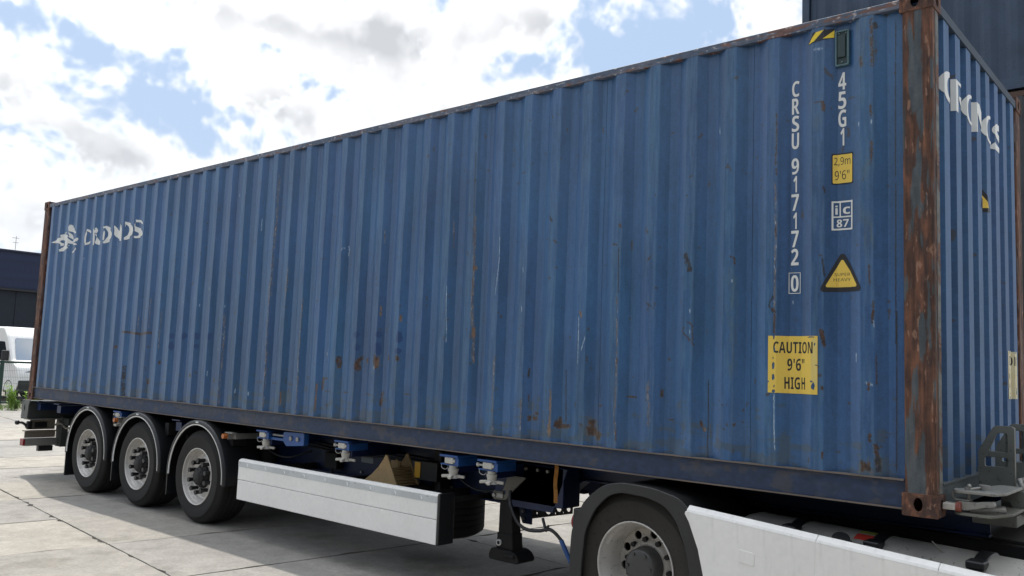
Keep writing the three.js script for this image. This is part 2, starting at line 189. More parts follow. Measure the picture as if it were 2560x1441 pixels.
// ---------- paint and rust ----------
const MARKS = [
['p',0.01,-8.732,1.387,-8.734,1.006],
['p',0.012,-8.447,1.215,-8.452,1.003,-8.454,0.78],
['p',0.026,-7.051,1.171,-7.045,0.888,-7.047,0.641,-7.057,0.439,-7.05,0.217],
['p',0.01,-9.008,1.186,-9.01,1.005],
['b',0.035,-9.375,0.981,-9.064,0.959,-8.947,0.952,-8.685,0.968],
['s',0.1,-9.086,0.927,-9.274,0.614],
['k',0.05,-9.279,0.562,-9.285,0.354,-9.269,0.186],
['b',0.03,-9.559,0.803,-9.56,0.776],
['b',0.03,-9.391,0.536,-9.399,0.51],
['b',0.03,-8.425,0.631,-8.426,0.606],
['b',0.03,-7.666,0.501,-7.667,0.477],
['b',0.03,-7.216,0.465,-7.217,0.442],
['b',0.045,-8.683,0.402,-8.677,0.365],
['s',0.05,-8.677,0.365,-8.662,0.191],
['s',0.05,-8.823,0.396,-8.908,0.242],
['s',0.04,-9.611,0.368,-9.611,0.209],
['s',0.04,-10.715,0.327,-10.705,0.201],
['d',0.06,-8.165,0.967,-8.165,0.893],
['d',0.06,-8.166,0.875,-8.165,0.766],
['d',0.06,-7.884,0.973,-7.885,0.889],
['d',0.06,-7.601,0.974,-7.601,0.891],
['d',0.06,-7.598,0.842,-7.599,0.79],
['d',0.06,-7.325,0.967,-7.327,0.886],
['w',0.006,-7.59,1.293,-7.597,1.263],
['w',0.012,-7.052,1.261,-7.058,1.239],
['w',0.008,-7.325,0.549,-7.326,0.497],
['w',0.012,-6.758,0.385,-6.759,0.347],
['w',0.02,-6.493,0.364,-6.496,0.332],
['p',0.026,-6.202,2.587,-6.203,2.462,-6.205,2.099,-6.215,1.79,-6.216,1.341],
['p',0.016,-5.937,1.623,-5.953,1.334],
['w',0.006,-6.472,2.156,-6.471,2.029],
['w',0.007,-5.111,1.736,-5.089,1.757,-5.066,1.755],
['w',0.01,-5.037,1.769,-5.027,1.731,-5.037,1.68],
['p',0.006,-4.517,1.875,-4.509,1.749],
['p',0.006,-3.664,1.884,-3.657,1.668],
['k',0.006,-3.432,2.428,-3.425,2.024,-3.422,1.699],
['p',0.012,-3.408,1.82,-3.404,1.48,-3.41,1.264],
['k',0.02,-3.435,2.197,-3.424,2.2],
['p',0.024,-6.232,1.505,-6.229,1.054,-6.219,0.608,-6.222,0.222],
['p',0.012,-5.93,1.493,-5.959,1.294],
['p',0.022,-5.659,1.298,-5.664,1.104,-5.669,0.73,-5.663,0.496],
['p',0.014,-5.663,0.496,-5.66,0.201],
['o',0.012,-5.934,0.389,-5.928,0.26],
['o',0.014,-5.366,0.497,-5.371,0.239],
['w',0.007,-3.699,1.348,-3.693,1.139,-3.684,1.012,-3.681,0.877],
['p',0.02,-3.413,1.392,-3.407,1.082,-3.386,0.968,-3.386,0.757],
['o',0.02,-4.243,1.119,-4.242,1.071],
['o',0.015,-4.513,1.196,-4.513,1.123],
['d',0.055,-4.518,0.984,-4.524,0.929],
['d',0.055,-4.522,0.886,-4.525,0.765],
['d',0.055,-4.249,0.983,-4.253,0.873],
['d',0.055,-4.806,0.866,-4.812,0.806],
['d',0.055,-4.817,0.969,-4.828,0.933],
['d',0.055,-4.254,0.843,-4.261,0.786],
['b',0.03,-5.075,0.752,-5.084,0.701,-5.061,0.646],
['b',0.02,-5.057,0.743,-5.047,0.682,-5.057,0.651],
['b',0.035,-4.82,0.637,-4.802,0.702,-4.75,0.749],
['b',0.035,-4.794,0.703,-4.777,0.634],
['b',0.05,-4.534,0.762,-4.542,0.713,-4.525,0.67],
['o',0.03,-4.519,0.733,-4.532,0.665],
['b',0.03,-4.255,0.767,-4.259,0.734],
['b',0.02,-4.403,0.775,-4.402,0.732],
['b',0.025,-4.686,0.745,-4.693,0.701],
['s',0.07,-5.07,0.641,-5.067,0.378],
['s',0.07,-4.807,0.618,-4.805,0.362],
['s',0.07,-4.535,0.655,-4.533,0.405],
['s',0.07,-4.258,0.72,-4.257,0.475],
['b',0.012,-5.267,0.427,-5.147,0.427],
['b',0.012,-4.997,0.429,-4.882,0.429],
['b',0.012,-4.708,0.429,-4.598,0.429],
['b',0.012,-4.178,0.452,-4.116,0.45],
['b',0.012,-6.408,0.471,-6.265,0.47],
['b',0.012,-6.133,0.468,-5.996,0.467],
['b',0.012,-5.86,0.468,-5.728,0.467],
['b',0.012,-5.295,0.546,-5.18,0.544],
['b',0.03,-4.457,0.461,-4.464,0.408,-4.47,0.336],
['b',0.02,-5.251,0.297,-5.163,0.304],
['b',0.03,-5.301,0.552,-5.307,0.438],
['p',0.014,-3.409,1.909,-3.412,1.635,-3.403,1.184,-3.392,1.006,-3.378,0.74],
['o',0.03,-3.399,1.499,-3.395,1.472],
['o',0.03,-3.392,1.014,-3.389,0.934],
['w',0.006,-3.137,1.715,-3.135,1.529,-3.162,1.266],
['w',0.005,-2.891,1.464,-2.885,1.43],
['w',0.005,-2.89,1.165,-2.886,1.131],
['p',0.018,-3.137,0.788,-3.146,0.639],
['k',0.01,-2.653,1.837,-2.624,1.8],
['b',0.012,-2.604,1.655,-2.572,1.632],
['b',0.014,-2.029,1.725,-2.014,1.7],
['b',0.008,-2.081,1.589,-2.039,1.581],
['k',0.006,-2.028,1.563,-2.024,1.249],
['p',0.012,-2.037,1.234,-2.028,1.156,-2.032,1.079,-2.022,0.901,-2.027,0.77,-2.024,0.677],
['b',0.014,-2.023,0.793,-2.023,0.747],
['o',0.012,-2.344,1.122,-2.328,1.086],
['w',0.006,-2.352,1.082,-2.352,0.755],
['w',0.009,-2.296,0.934,-2.311,0.89,-2.324,0.85],
['b',0.01,-1.77,1.489,-1.795,1.456],
['k',0.036,-1.513,1.485,-1.498,1.44,-1.472,1.372],
['b',0.012,-1.193,1.451,-1.163,1.436,-1.166,1.4],
['s',0.07,-1.181,1.387,-1.178,0.72],
['b',0.006,-1.798,1.17,-1.735,1.134],
['b',0.006,-1.734,1.177,-1.733,1.15],
['b',0.008,-1.509,1.007,-1.521,0.985,-1.495,0.949,-1.459,0.927,-1.439,0.891],
['b',0.008,-1.493,1.043,-1.452,1.025,-1.446,0.927],
['w',0.012,-1.179,1.302,-1.179,1.293],
['w',0.012,-1.471,1.119,-1.468,1.105],
['b',0.01,-2.806,0.703,-2.816,0.652],
['p',0.014,-3.149,0.761,-3.145,0.469,-3.132,0.221],
['b',0.012,-2.858,0.475,-2.863,0.418],
['p',0.014,-2.861,0.475,-2.86,0.25],
['o',0.016,-2.585,0.552,-2.584,0.395,-2.586,0.223],
['o',0.035,-2.59,0.301,-2.592,0.254],
['s',0.1,-2.61,0.299,-2.596,0.222],
['p',0.014,-2.026,0.785,-2.024,0.636,-2.027,0.414,-2.014,0.217],
['b',0.01,-2.015,0.312,-2.015,0.239],
['p',0.024,-1.775,0.646,-1.758,0.345],
['b',0.055,-2.527,0.328,-2.527,0.305,-2.51,0.296],
['b',0.02,-2.512,0.368,-2.511,0.321],
['b',0.035,-2.51,0.302,-2.434,0.302],
['b',0.05,-2.236,0.355,-2.238,0.295,-2.235,0.257],
['b',0.05,-2.242,0.295,-2.201,0.273],
['b',0.03,-2.262,0.308,-2.234,0.276,-2.164,0.27],
['b',0.03,-2.173,0.262,-2.191,0.23],
['s',0.1,-2.219,0.258,-2.226,0.205],
['s',0.09,-2.488,0.292,-2.49,0.214],
['b',0.02,-2.798,0.354,-2.797,0.322],
['b',0.03,-2.753,0.348,-2.742,0.329],
['b',0.025,-2.739,0.379,-2.728,0.374],
['p',0.04,-3.186,0.184,-3.131,0.187],
['s',0.06,-1.95,0.221,-1.949,0.188],
['b',0.014,-1.946,0.54,-1.881,0.538],
['b',0.016,-1.678,0.593,-1.679,0.55],
['k',0.014,-2.811,0.692,-2.813,0.647],
['b',0.012,-2.18,0.468,-2.16,0.466],
['b',0.016,-1.394,0.412,-1.386,0.378],
['o',0.018,-1.372,0.369,-1.368,0.355],
['b',0.008,-1.633,0.406,-1.597,0.407],
['b',0.012,-1.154,0.415,-1.158,0.399],
['k',0.006,-2.475,0.702,-2.465,0.34],
['k',0.005,-1.347,0.663,-1.342,0.184],
['b',0.016,-0.393,2.572,-0.39,2.515],
['b',0.018,-0.334,2.791,-0.331,2.637,-0.328,2.505],
['s',0.1,-0.377,2.788,-0.359,2.531],
['b',0.012,-0.341,2.278,-0.335,2.212],
['b',0.014,-0.335,2.069,-0.336,1.966,-0.342,1.928],
['s',0.04,-0.342,1.935,-0.385,1.869],
['b',0.01,-0.898,2.321,-0.895,2.146,-0.901,2.029,-0.893,1.931],
['b',0.02,-0.616,2.351,-0.606,2.291],
['b',0.006,-0.669,2.347,-0.616,2.347],
['s',0.05,-0.642,2.244,-0.645,2.21],
['k',0.02,-0.309,2.761,-0.311,2.728],
['w',0.005,-0.408,2.187,-0.406,2.163],
['w',0.01,-0.335,2.186,-0.334,2.169],
['k',0.003,-0.209,2.746,-0.216,1.856],
['b',0.008,-0.607,2.859,-0.603,2.734],
['w',0.006,-0.67,2.677,-0.61,2.671],
['p',0.012,-0.9,1.881,-0.897,1.538,-0.899,1.348,-0.901,1.2,-0.899,0.952],
['b',0.008,-0.898,1.613,-0.896,1.552],
['s',0.05,-0.398,1.663,-0.342,1.562],
['s',0.06,-0.355,1.563,-0.352,1.461],
['k',0.008,-0.611,1.835,-0.599,1.797],
['k',0.008,-0.613,1.4,-0.601,1.302],
['b',0.01,-0.349,1.354,-0.346,1.247],
['b',0.012,-0.325,1.106,-0.334,1.056],
['w',0.008,-0.326,1.034,-0.324,1.01],
['b',0.022,-0.621,0.998,-0.602,0.908],
['k',0.004,-0.908,1.193,-0.939,1.14,-0.907,1.093],
['b',0.012,-0.914,1.12,-0.9,1.096],
['k',0.004,-0.214,1.809,-0.218,0.913],
['b',0.012,-0.899,1.097,-0.902,0.964],
['w',0.008,-0.898,0.606,-0.898,0.436,-0.891,0.28],
['b',0.018,-0.614,0.983,-0.608,0.945,-0.6,0.894],
['b',0.014,-0.613,0.664,-0.613,0.645],
['b',0.01,-0.327,1.089,-0.332,1.027],
['b',0.006,-0.313,0.848,-0.311,0.683],
['w',0.008,-0.371,0.695,-0.332,0.682],
['b',0.012,-0.353,0.693,-0.353,0.65],
['b',0.016,-0.348,0.413,-0.348,0.37],
['b',0.022,-0.316,0.361,-0.309,0.301,-0.307,0.211],
['k',0.03,-0.304,0.283,-0.302,0.212],
['b',0.05,-0.369,0.248,-0.372,0.211],
['s',0.12,-0.345,0.292,-0.351,0.213],
['b',0.012,-0.609,0.292,-0.608,0.255],
['k',0.004,-0.212,1.09,-0.217,0.219]
];
const CL = 12.192, CH = 2.896, CW = 2.438, CB = 1.075, PITCH = 0.281, RR = -1.167, ZO = -0.006, ZI = -0.042;
const sideZ = (x) => { if (x > -0.256) return ZI; if (x < -11.917 - 0.068) return ZI; const k = (((x - RR) % PITCH) + PITCH) % PITCH; if (k < 0.068) return lerp(ZO, ZI, k / 0.068); if (k < 0.141) return ZI; if (k < 0.209) return lerp(ZI, ZO, (k - 0.141) / 0.068); return ZO; };
const dent = (x, y) => 0.0042 * (fbm(x * 2.3 + 50, y * 1.4 + 9, 3) - 0.5) * 2 + 0.003 * (vn(x * 3.56 + 7, y * 2.2 + 3) - 0.5) + 0.0012 * (vn(x * 9, y * 5) - 0.5)
  + [[-1.56, 0.30, 0.09, 0.10, -0.016], [-1.30, 0.27, 0.09, 0.07, 0.010], [-1.12, 0.28, 0.10, 0.09, -0.014], [-2.28, 0.30, 0.11, 0.09, -0.011], [-4.1, 0.33, 0.12, 0.1, -0.01], [-2.05, 0.42, 0.12, 0.1, 0.008], [-0.75, 0.5, 0.1, 0.14, -0.006], [-3.3, 0.3, 0.1, 0.1, 0.008]].reduce((s, d) => { const u = (x - d[0]) / d[2], v = (y - d[1]) / d[3]; return s + d[4] * Math.exp(-u * u - v * v); }, 0);

const TILE_W = 3 * 4 * PITCH, PX = 400, T_Y0 = 0.18, T_Y1 = 2.82;
const tileX1 = (t) => -1.0625 - 4 * PITCH * (3 * t - 1), tileX0 = (t) => tileX1(t) - TILE_W;
function paintStroke(g, r, kind, w, pts) {
  const seg = []; let L = 0; for (let i = 0; i + 3 < pts.length; i += 2) { const l = Math.hypot(pts[i + 2] - pts[i], pts[i + 3] - pts[i + 1]); seg.push([pts[i], pts[i + 1], pts[i + 2], pts[i + 3], l]); L += l; }
  const along = (n, f) => { for (let k = 0; k < n; k++) { let s = r() * L, q = seg[0]; for (q of seg) { if (s <= q[4]) break; s -= q[4]; } const t = clamp(s / (q[4] || 1)); f(lerp(q[0], q[2], t), lerp(q[1], q[3], t)); } };
  const blot = (x, y, a, b, c) => { g.fillStyle = c; g.beginPath(); g.ellipse(x, y, a, b, (r() - 0.5) * 0.5, 0, 7); g.fill(); };
  const pick = (a) => a[Math.floor(r() * a.length)];
  if (kind === 'p') { along(L * 300, (x, y) => blot(x + (r() - 0.5) * w, y, 0.0015 + r() * w * 0.16, 0.004 + r() * 0.02, pick(['rgba(112,108,114,.34)', 'rgba(134,116,108,.38)', 'rgba(106,92,90,.36)', 'rgba(86,82,92,.36)', 'rgba(146,136,132,.34)', 'rgba(92,74,66,.36)', 'rgba(66,82,106,.4)', 'rgba(60,84,116,.4)']))); along(L * 26, (x, y) => blot(x + (r() - 0.5) * w, y, 0.0012 + r() * 0.002, 0.003 + r() * 0.012, pick(['rgba(180,180,184,.6)', 'rgba(84,56,42,.7)', 'rgba(134,98,78,.55)']))); }
  if (kind === 'o') { along(L * 500 + 6, (x, y) => blot(x + (r() - 0.5) * w, y, 0.002 + r() * w * 0.2, 0.004 + r() * 0.014, pick(['rgba(128,98,78,.42)', 'rgba(112,86,70,.42)', 'rgba(98,74,60,.42)', 'rgba(142,114,96,.38)']))); }
  if (kind === 'b') { along(L * 120 + 10, (x, y) => blot(x + (r() - 0.5) * w * 1.5, y + (r() - 0.5) * w * 1.2, w * (0.1 + r() * 0.25), w * (0.1 + r() * 0.35), pick(['rgba(110,90,70,.18)', 'rgba(96,84,72,.2)', 'rgba(120,98,66,.16)']))); along(L * 420 + 16, (x, y) => blot(x + (r() - 0.5) * w * 0.9, y + (r() - 0.5) * w * 0.6, 0.0015 + r() * w * 0.22, 0.002 + r() * w * 0.3, pick(['rgba(66,46,38,.75)', 'rgba(82,56,42,.7)', 'rgba(52,40,38,.7)', 'rgba(96,64,46,.65)', 'rgba(60,52,50,.7)']))); }
  if (kind === 'k') along(L * 500 + 10, (x, y) => blot(x + (r() - 0.5) * w * 0.9, y, 0.001 + w * 0.22 * r(), 0.004 + r() * 0.01, pick(['rgba(38,40,48,.6)', 'rgba(46,44,44,.6)', 'rgba(34,42,60,.6)', 'rgba(58,52,44,.5)'])));
  if (kind === 'd') { g.globalAlpha = 0.9; for (const q of seg) { g.fillStyle = '#26426c'; g.beginPath(); for (let k = 0; k < 14; k++) { const a = k / 14 * 6.283, R = 0.75 + 0.4 * r(); const x = (q[0] + q[2]) / 2 + Math.cos(a) * w * 0.62 * R, y = (q[1] + q[3]) / 2 + Math.sin(a) * Math.max(0.03, q[4] * 0.5) * R; k ? g.lineTo(x, y) : g.moveTo(x, y); } g.fill(); } g.globalAlpha = 1; }
  if (kind === 'w') along(L * 420 + 5, (x, y) => blot(x + (r() - 0.5) * w * 0.6, y, 0.001 + w * 0.16 * r(), 0.003 + r() * 0.01, pick(['rgba(190,196,204,.55)', 'rgba(160,166,174,.5)', 'rgba(130,152,172,.5)'])));
  if (kind === 's') along(L * 160 + 14, (x, y) => { g.fillStyle = pick(['rgba(104,110,92,.10)', 'rgba(86,92,84,.11)', 'rgba(120,112,84,.09)', 'rgba(70,76,78,.10)']); const l = 0.02 + r() * 0.12; g.fillRect(x + (r() - 0.5) * w, y - l / 2, 0.002 + r() * 0.008, l); });
}
const PAINT = [52, 87, 126];
function wallTexture(x0, x1, seed, wearAndRibs) {
  const w = Math.round((x1 - x0) * PX), h = Math.round((T_Y1 - T_Y0) * PX);
  return canvasTex(w, h, (g) => {
    const im = g.createImageData(w, h), d = im.data;
    for (let j = 0; j < h; j++) for (let i = 0; i < w; i++) {
      const x = x0 + i / PX, y = T_Y1 - j / PX, k = (j * w + i) * 4;
      const st = fbm(x * 34 + 7, y * 1.1 + 3, 3) - 0.5, cl = fbm(x * 1.7 + 20, y * 1.5 + 40, 4) - 0.5, fg = vn(x * 170, y * 120) - 0.5, fine = fbm(x * 60, y * 22 + 5, 2) - 0.5, hue = fbm(x * 5 + 71, y * 0.9, 2) - 0.5;
      const m = 1 + 0.20 * st + 0.24 * cl + 0.10 * fg + 0.10 * fine;
      let R = PAINT[0] * m * (1 + 0.10 * hue), G = PAINT[1] * m * (1 - 0.05 * hue), B = PAINT[2] * m;
      // paler grey-green tone along the raised ribs, as ragged flecks
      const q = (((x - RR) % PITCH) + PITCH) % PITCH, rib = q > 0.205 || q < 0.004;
      if (rib && wearAndRibs) { const f = fbm(x * 90 + 3, y * 6 + 11, 3); if (f > 0.36) { const a = 0.26 * sstep(0.36, 0.68, f); R = lerp(R, 104, a); G = lerp(G, 130, a); B = lerp(B, 146, a); } }
      const sp = vn(x * 55 + 13, y * 40 + 90) * vn(x * 19 + 3, y * 15); if (sp > 0.74) { R = lerp(R, 70, 0.7); G = lerp(G, 62, 0.7); B = lerp(B, 62, 0.7); }
      // dirt splashed up from the bottom rail, a ragged crust
      const dr = fbm(x * 7 + 30, y * 26, 4) + fbm(x * 40, y * 6 + 8, 2) * 0.5; if (y < 0.62 && dr > 0.62 + (y - 0.18) * 1.1) { const a = 0.5 * sstep(0, 0.18, dr - 0.62 - (y - 0.18) * 1.1); R = lerp(R, 74, a); G = lerp(G, 80, a); B = lerp(B, 84, a); }
      d[k] = R; d[k + 1] = G; d[k + 2] = B; d[k + 3] = 255;
    }
    g.putImageData(im, 0, 0);
    if (wearAndRibs) { g.save(); g.scale(PX, -PX); g.translate(-x0, -T_Y1); const r = rng(seed); for (const m of MARKS) { const p = m.slice(2); let a = 1e9, b = -1e9; for (let i = 0; i < p.length; i += 2) { a = Math.min(a, p[i]); b = Math.max(b, p[i]); } if (b < x0 - 0.2 || a > x1 + 0.2) continue; paintStroke(g, rng(Math.round(Math.abs(p[0] * 977 + p[1] * 131))), m[0], m[1], p); }
      for (let n = 0; n < 10; n++) { const x = lerp(x0, x1, r()), y = lerp(0.3, 2.7, r()); paintStroke(g, r, r() < 0.25 ? 'w' : 'b', 0.003 + r() * 0.004, [x, y, x + (r() - 0.5) * 0.01, y + r() * 0.05]); }
      g.restore(); }
  });
}
// rust over old paint: seed, how much paint is left, pixel size
function rustTexture(w, h, sx, sy, left, seed, paint = [72, 82, 88], patches = []) {
  return texData(w, h, (i, j) => {
    const x = i / w * sx, y = j / h * sy, X = x * 11 + seed, Y = y * 3.0 + seed * 1.7;
    const n = fbm(X * 2.6, Y * 1.2, 5), m = fbm(X * 4 + 9, Y * 3.2 + 4, 4), s = fbm(X * 9, Y * 1.3 + 30, 3), fl = fbm(X * 5 + 70, Y * 4.5 + 21, 4), dk = fbm(X * 2.2 + 5, Y * 1.9 + 66, 4);
    const mm = sstep(0.2, 0.8, m); let c = [lerp(70, 108, mm), lerp(50, 73, mm), lerp(43, 56, mm)];
    c = c.map((v, k) => v * (0.72 + 0.56 * s) * (k ? 1 : 1.0));
    if (dk > 0.58) { const a = sstep(0.56, 0.72, dk) * 0.5; c = [lerp(c[0], 48, a), lerp(c[1], 42, a), lerp(c[2], 42, a)]; }
    let p = n + left; for (const q of patches) { const u = (x - q[0]) / q[2], v = (y - q[1]) / q[3]; p += q[4] * Math.exp(-u * u - v * v); }
    if (p > 0.6) { const a = sstep(0.6, 0.68, p) * 0.8, b = 0.8 + 0.4 * m; c = [lerp(c[0], paint[0] * b, a), lerp(c[1], paint[1] * b, a), lerp(c[2], paint[2] * b, a)]; }
    if (fl > 0.66 && p < 0.66) { const a = sstep(0.66, 0.78, fl) * 0.6; c = [lerp(c[0], 160, a), lerp(c[1], 126, a), lerp(c[2], 106, a)]; }
    return c;
  });
}

// ---------- the blue container ----------
const cont = thing('shipping_container', 'blue corrugated shipping container with rusty corner posts on the trailer', 'container', [0, CB, 0]);
{
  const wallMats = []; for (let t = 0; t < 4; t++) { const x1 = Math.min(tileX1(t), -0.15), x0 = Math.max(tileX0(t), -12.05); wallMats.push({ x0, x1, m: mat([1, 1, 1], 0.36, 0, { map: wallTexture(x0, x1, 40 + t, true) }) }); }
  // side panels of four corrugations each, butted at the weld seams
  for (let k = 0; k < 11; k++) {
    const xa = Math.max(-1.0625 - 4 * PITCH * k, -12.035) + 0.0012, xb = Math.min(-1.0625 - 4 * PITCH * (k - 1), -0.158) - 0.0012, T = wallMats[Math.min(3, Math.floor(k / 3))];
    const xs = [xa, xb]; for (let n = -3; n < 46; n++) for (const o of [0, 0.034, 0.068, 0.1045, 0.141, 0.175, 0.209, 0.245]) { const x = RR - 0.281 * (n - 4) + o; if (x > xa + 0.002 && x < xb - 0.002) xs.push(x); } xs.sort((a, b) => a - b);
    const ys = []; for (let j = 0; j <= 44; j++) ys.push(lerp(0.183, 2.818, Math.pow(j / 44, 1.15)));
    const pos = [], uv = [], at = (x, y) => { const e = 1 - sstep(2.62, 2.80, y) * 0; pos.push(x, y, lerp(ZI, sideZ(x), e) + dent(x, y) * sstep(0.18, 0.24, y)); uv.push((x - T.x0) / (T.x1 - T.x0), (y - T_Y0) / (T_Y1 - T_Y0)); };
    for (let i = 0; i + 1 < xs.length; i++) for (let j = 0; j < 44; j++) { const [a, b, c, d] = [xs[i], xs[i + 1], ys[j], ys[j + 1]]; at(a, c); at(b, c); at(b, d); at(a, c); at(b, d); at(a, d); }
    const g = new THREE.BufferGeometry(); g.setAttribute('position', new THREE.Float32BufferAttribute(pos, 3)); g.setAttribute('uv', new THREE.Float32BufferAttribute(uv, 2));
    // smooth down the length of each face, creased at the folds
    g.computeVertexNormals(); const nrm = g.attributes.normal, key = new Map(), P = g.attributes.position;
    for (let i = 0; i < P.count; i++) { const kx = Math.round(P.getX(i) * 2e4), ky = Math.round(P.getY(i) * 2e4), kk = kx * 131071 + ky; (key.get(kk) ?? key.set(kk, []).get(kk)).push(i); }
    const N0 = nrm.array.slice(), vA = V(0, 0, 0), vB = V(0, 0, 0); for (const l of key.values()) for (const i of l) { vA.set(0, 0, 0); const bi = V(N0[i * 3], N0[i * 3 + 1], N0[i * 3 + 2]); for (const q of l) { vB.set(N0[q * 3], N0[q * 3 + 1], N0[q * 3 + 2]); if (vB.dot(bi) > 0.955) vA.add(vB); } vA.normalize(); nrm.setXYZ(i, vA.x, vA.y, vA.z); }
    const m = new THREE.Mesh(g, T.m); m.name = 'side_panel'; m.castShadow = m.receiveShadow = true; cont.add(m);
  }
  const darkPaint = gm([0.045, 0.11, 0.23], 0.6), innerGrey = gm([0.30, 0.31, 0.30], 0.7);
  part(cont, 'seam_light_seal', [bx(-12.02, -0.17, 0.17, 2.82, -0.062, -0.056)], innerGrey);  // sheet added behind the side panels to seal the seams against light
  part(cont, 'far_side_panel', [bx(-12.03, -0.16, 0.18, 2.82, -2.40, -2.43)], darkPaint);
  part(cont, 'roof', [bx(-12.16, -0.03, 2.83, 2.845, -2.40, -0.06)], darkPaint);
  part(cont, 'floor', [bx(-12.16, -0.06, 0.15, 0.178, -2.40, -0.08)], mat([0.05, 0.035, 0.025], 0.8));
  for (let x = -11.7; x < -0.3; x += 0.6) part(cont, 'floor_crossmember', [bx(x, x + 0.06, 0.04, 0.148, -2.40, -0.08)], darkPaint);
  for (const s of [0, 1]) part(cont, 'door', [bx(-12.185, -12.14, 0.14, 2.80, -1.215 - s * 1.10, -0.125 - s * 1.10), ...[0.3, 0.8].map((q) => rod(V(-12.2, 0.1, -0.125 - s * 1.1 - q), V(-12.2, 2.82, -0.125 - s * 1.1 - q), 0.017))], gm([0.05, 0.12, 0.25], 0.6));
  // front wall: deeper, squarer corrugation
  const FX = -0.012, FD = 0.05, FP = 0.262, fp = (z) => { const k = ((((-z) - 0.255) % FP) + FP) % FP; if (k < 0.115) return FX; if (k < 0.133) return lerp(FX, FX - FD, (k - 0.115) / 0.018); if (k < 0.244) return FX - FD; return lerp(FX - FD, FX, (k - 0.244) / 0.018); };
  const zs = [-0.105, -2.305]; for (let n = -2; n < 9; n++) for (const o of [0, 0.055, 0.115, 0.133, 0.18, 0.244]) { const z = -(0.255 + FP * n + o); if (z < -0.137 && z > -2.303) zs.push(z); } zs.sort((a, b) => b - a);
  const frontTex = wallTexture(-2.4, -0.05, 77, false), frontMat = mat([1, 1, 1], 0.62, 0, { map: frontTex });
  const fz = (z) => (z > -0.2365 || z < -2.29) ? FX - FD : fp(z);
  const arcF = []; { let q = 0; for (let i = 0; i < zs.length; i++) { if (i) q += Math.hypot(zs[i] - zs[i - 1], fz(zs[i]) - fz(zs[i - 1])); arcF.push(q); } }   // length along the folded sheet
  const sF = (z) => { let i = 1; while (i < zs.length - 1 && zs[i] > z) i++; const t = (z - zs[i - 1]) / (zs[i] - zs[i - 1]); return lerp(arcF[i - 1], arcF[i], t); };
  const pos = [], uv = []; const ys = [0.17, 0.6, 1.1, 1.6, 2.1, 2.5, 2.79];
  for (let i = 0; i + 1 < zs.length; i++) for (let j = 0; j + 1 < ys.length; j++) for (const [a, b] of [[0, 0], [1, 0], [1, 1], [0, 0], [1, 1], [0, 1]]) { const z = zs[i + a], y = ys[j + b]; pos.push(fz(z), y, z); uv.push((-z - 0.05) / 2.35, (y - T_Y0) / (T_Y1 - T_Y0)); }
  { const g = new THREE.BufferGeometry(); g.setAttribute('position', new THREE.Float32BufferAttribute(pos, 3)); g.setAttribute('uv', new THREE.Float32BufferAttribute(uv, 2)); g.computeVertexNormals(); const m = new THREE.Mesh(g, frontMat); m.name = 'front_panel'; m.castShadow = m.receiveShadow = true; cont.add(m); }
  part(cont, 'front_lining', [bx(-0.075, -0.068, 0.17, 2.80, -2.40, -0.06)], innerGrey);
  part(cont, 'front_header', [bx(-0.075, -0.006, 2.792, 2.85, -2.27, -0.12, 0.004)], gm([0.035, 0.06, 0.10], 0.7));
  part(cont, 'front_sill', [bx(-0.075, -0.010, 0.025, 0.172, -2.27, -0.12, 0.004), bx(-0.06, 0.0, 0.165, 0.175, -2.27, -0.12)], gm([0.10, 0.13, 0.15], 0.75));

  // corner castings with their lifting holes
  const castRust = mat([1, 1, 1], 0.92, 0, { map: rustTexture(256, 256, 0.3, 0.9, -0.25, 3.3), bumpMap: fineBump, bumpScale: 0.002 }); castRust.map.repeat.set(3, 3);
  const castGeo = (() => {
    const f = plate(rounded([[-0.178, 0], [0, 0], [0, 0.118], [-0.178, 0.118]], 0.006, 2), 0.013, [[-0.098, 0.062, 0.0245, 0.0375]], 0.0015).translate(0, 0, -0.0145);
    const e = plate(rounded([[0.012, 0.002], [0.160, 0.002], [0.160, 0.116], [0.012, 0.116]], 0.004, 2), 0.012, [[0.088, 0.06, 0.026, 0.034]]); e.rotateY(Math.PI / 2).translate(-0.0135, 0, 0);
    return [f, e, bx(-0.176, -0.014, 0.002, 0.014, -0.160, -0.015), bx(-0.176, -0.014, 0.104, 0.116, -0.160, -0.015), bx(-0.177, -0.166, 0.014, 0.104, -0.160, -0.015), bx(-0.166, -0.014, 0.014, 0.104, -0.162, -0.150)];
  })();
  const base = join(castGeo);
  for (const far of [0, 1]) for (const back of [0, 1]) for (const top of [0, 1]) {
    const g = base.clone(); if (far) g.scale(-1, 1, 1).translate(-CL, 0, 0); if (back) g.scale(1, 1, -1).translate(0, 0, -CW); if (far !== back) { const P = g.attributes.position, N = g.attributes.normal, U = g.attributes.uv; for (let i = 0; i < P.count; i += 3) for (const A of [P, N, U]) for (let q = 0; q < A.itemSize; q++) { const t = A.array[(i + 1) * A.itemSize + q]; A.array[(i + 1) * A.itemSize + q] = A.array[(i + 2) * A.itemSize + q]; A.array[(i + 2) * A.itemSize + q] = t; } }
    if (top) g.scale(1, -1, 1).translate(0, CH, 0);
    if (top) { const P = g.attributes.position, N = g.attributes.normal, U = g.attributes.uv; for (let i = 0; i < P.count; i += 3) for (const A of [P, N, U]) for (let q = 0; q < A.itemSize; q++) { const t = A.array[(i + 1) * A.itemSize + q]; A.array[(i + 1) * A.itemSize + q] = A.array[(i + 2) * A.itemSize + q]; A.array[(i + 2) * A.itemSize + q] = t; } }
    const m = new THREE.Mesh(g, castRust); m.name = 'corner_casting'; m.castShadow = m.receiveShadow = true; cont.add(m);
  }
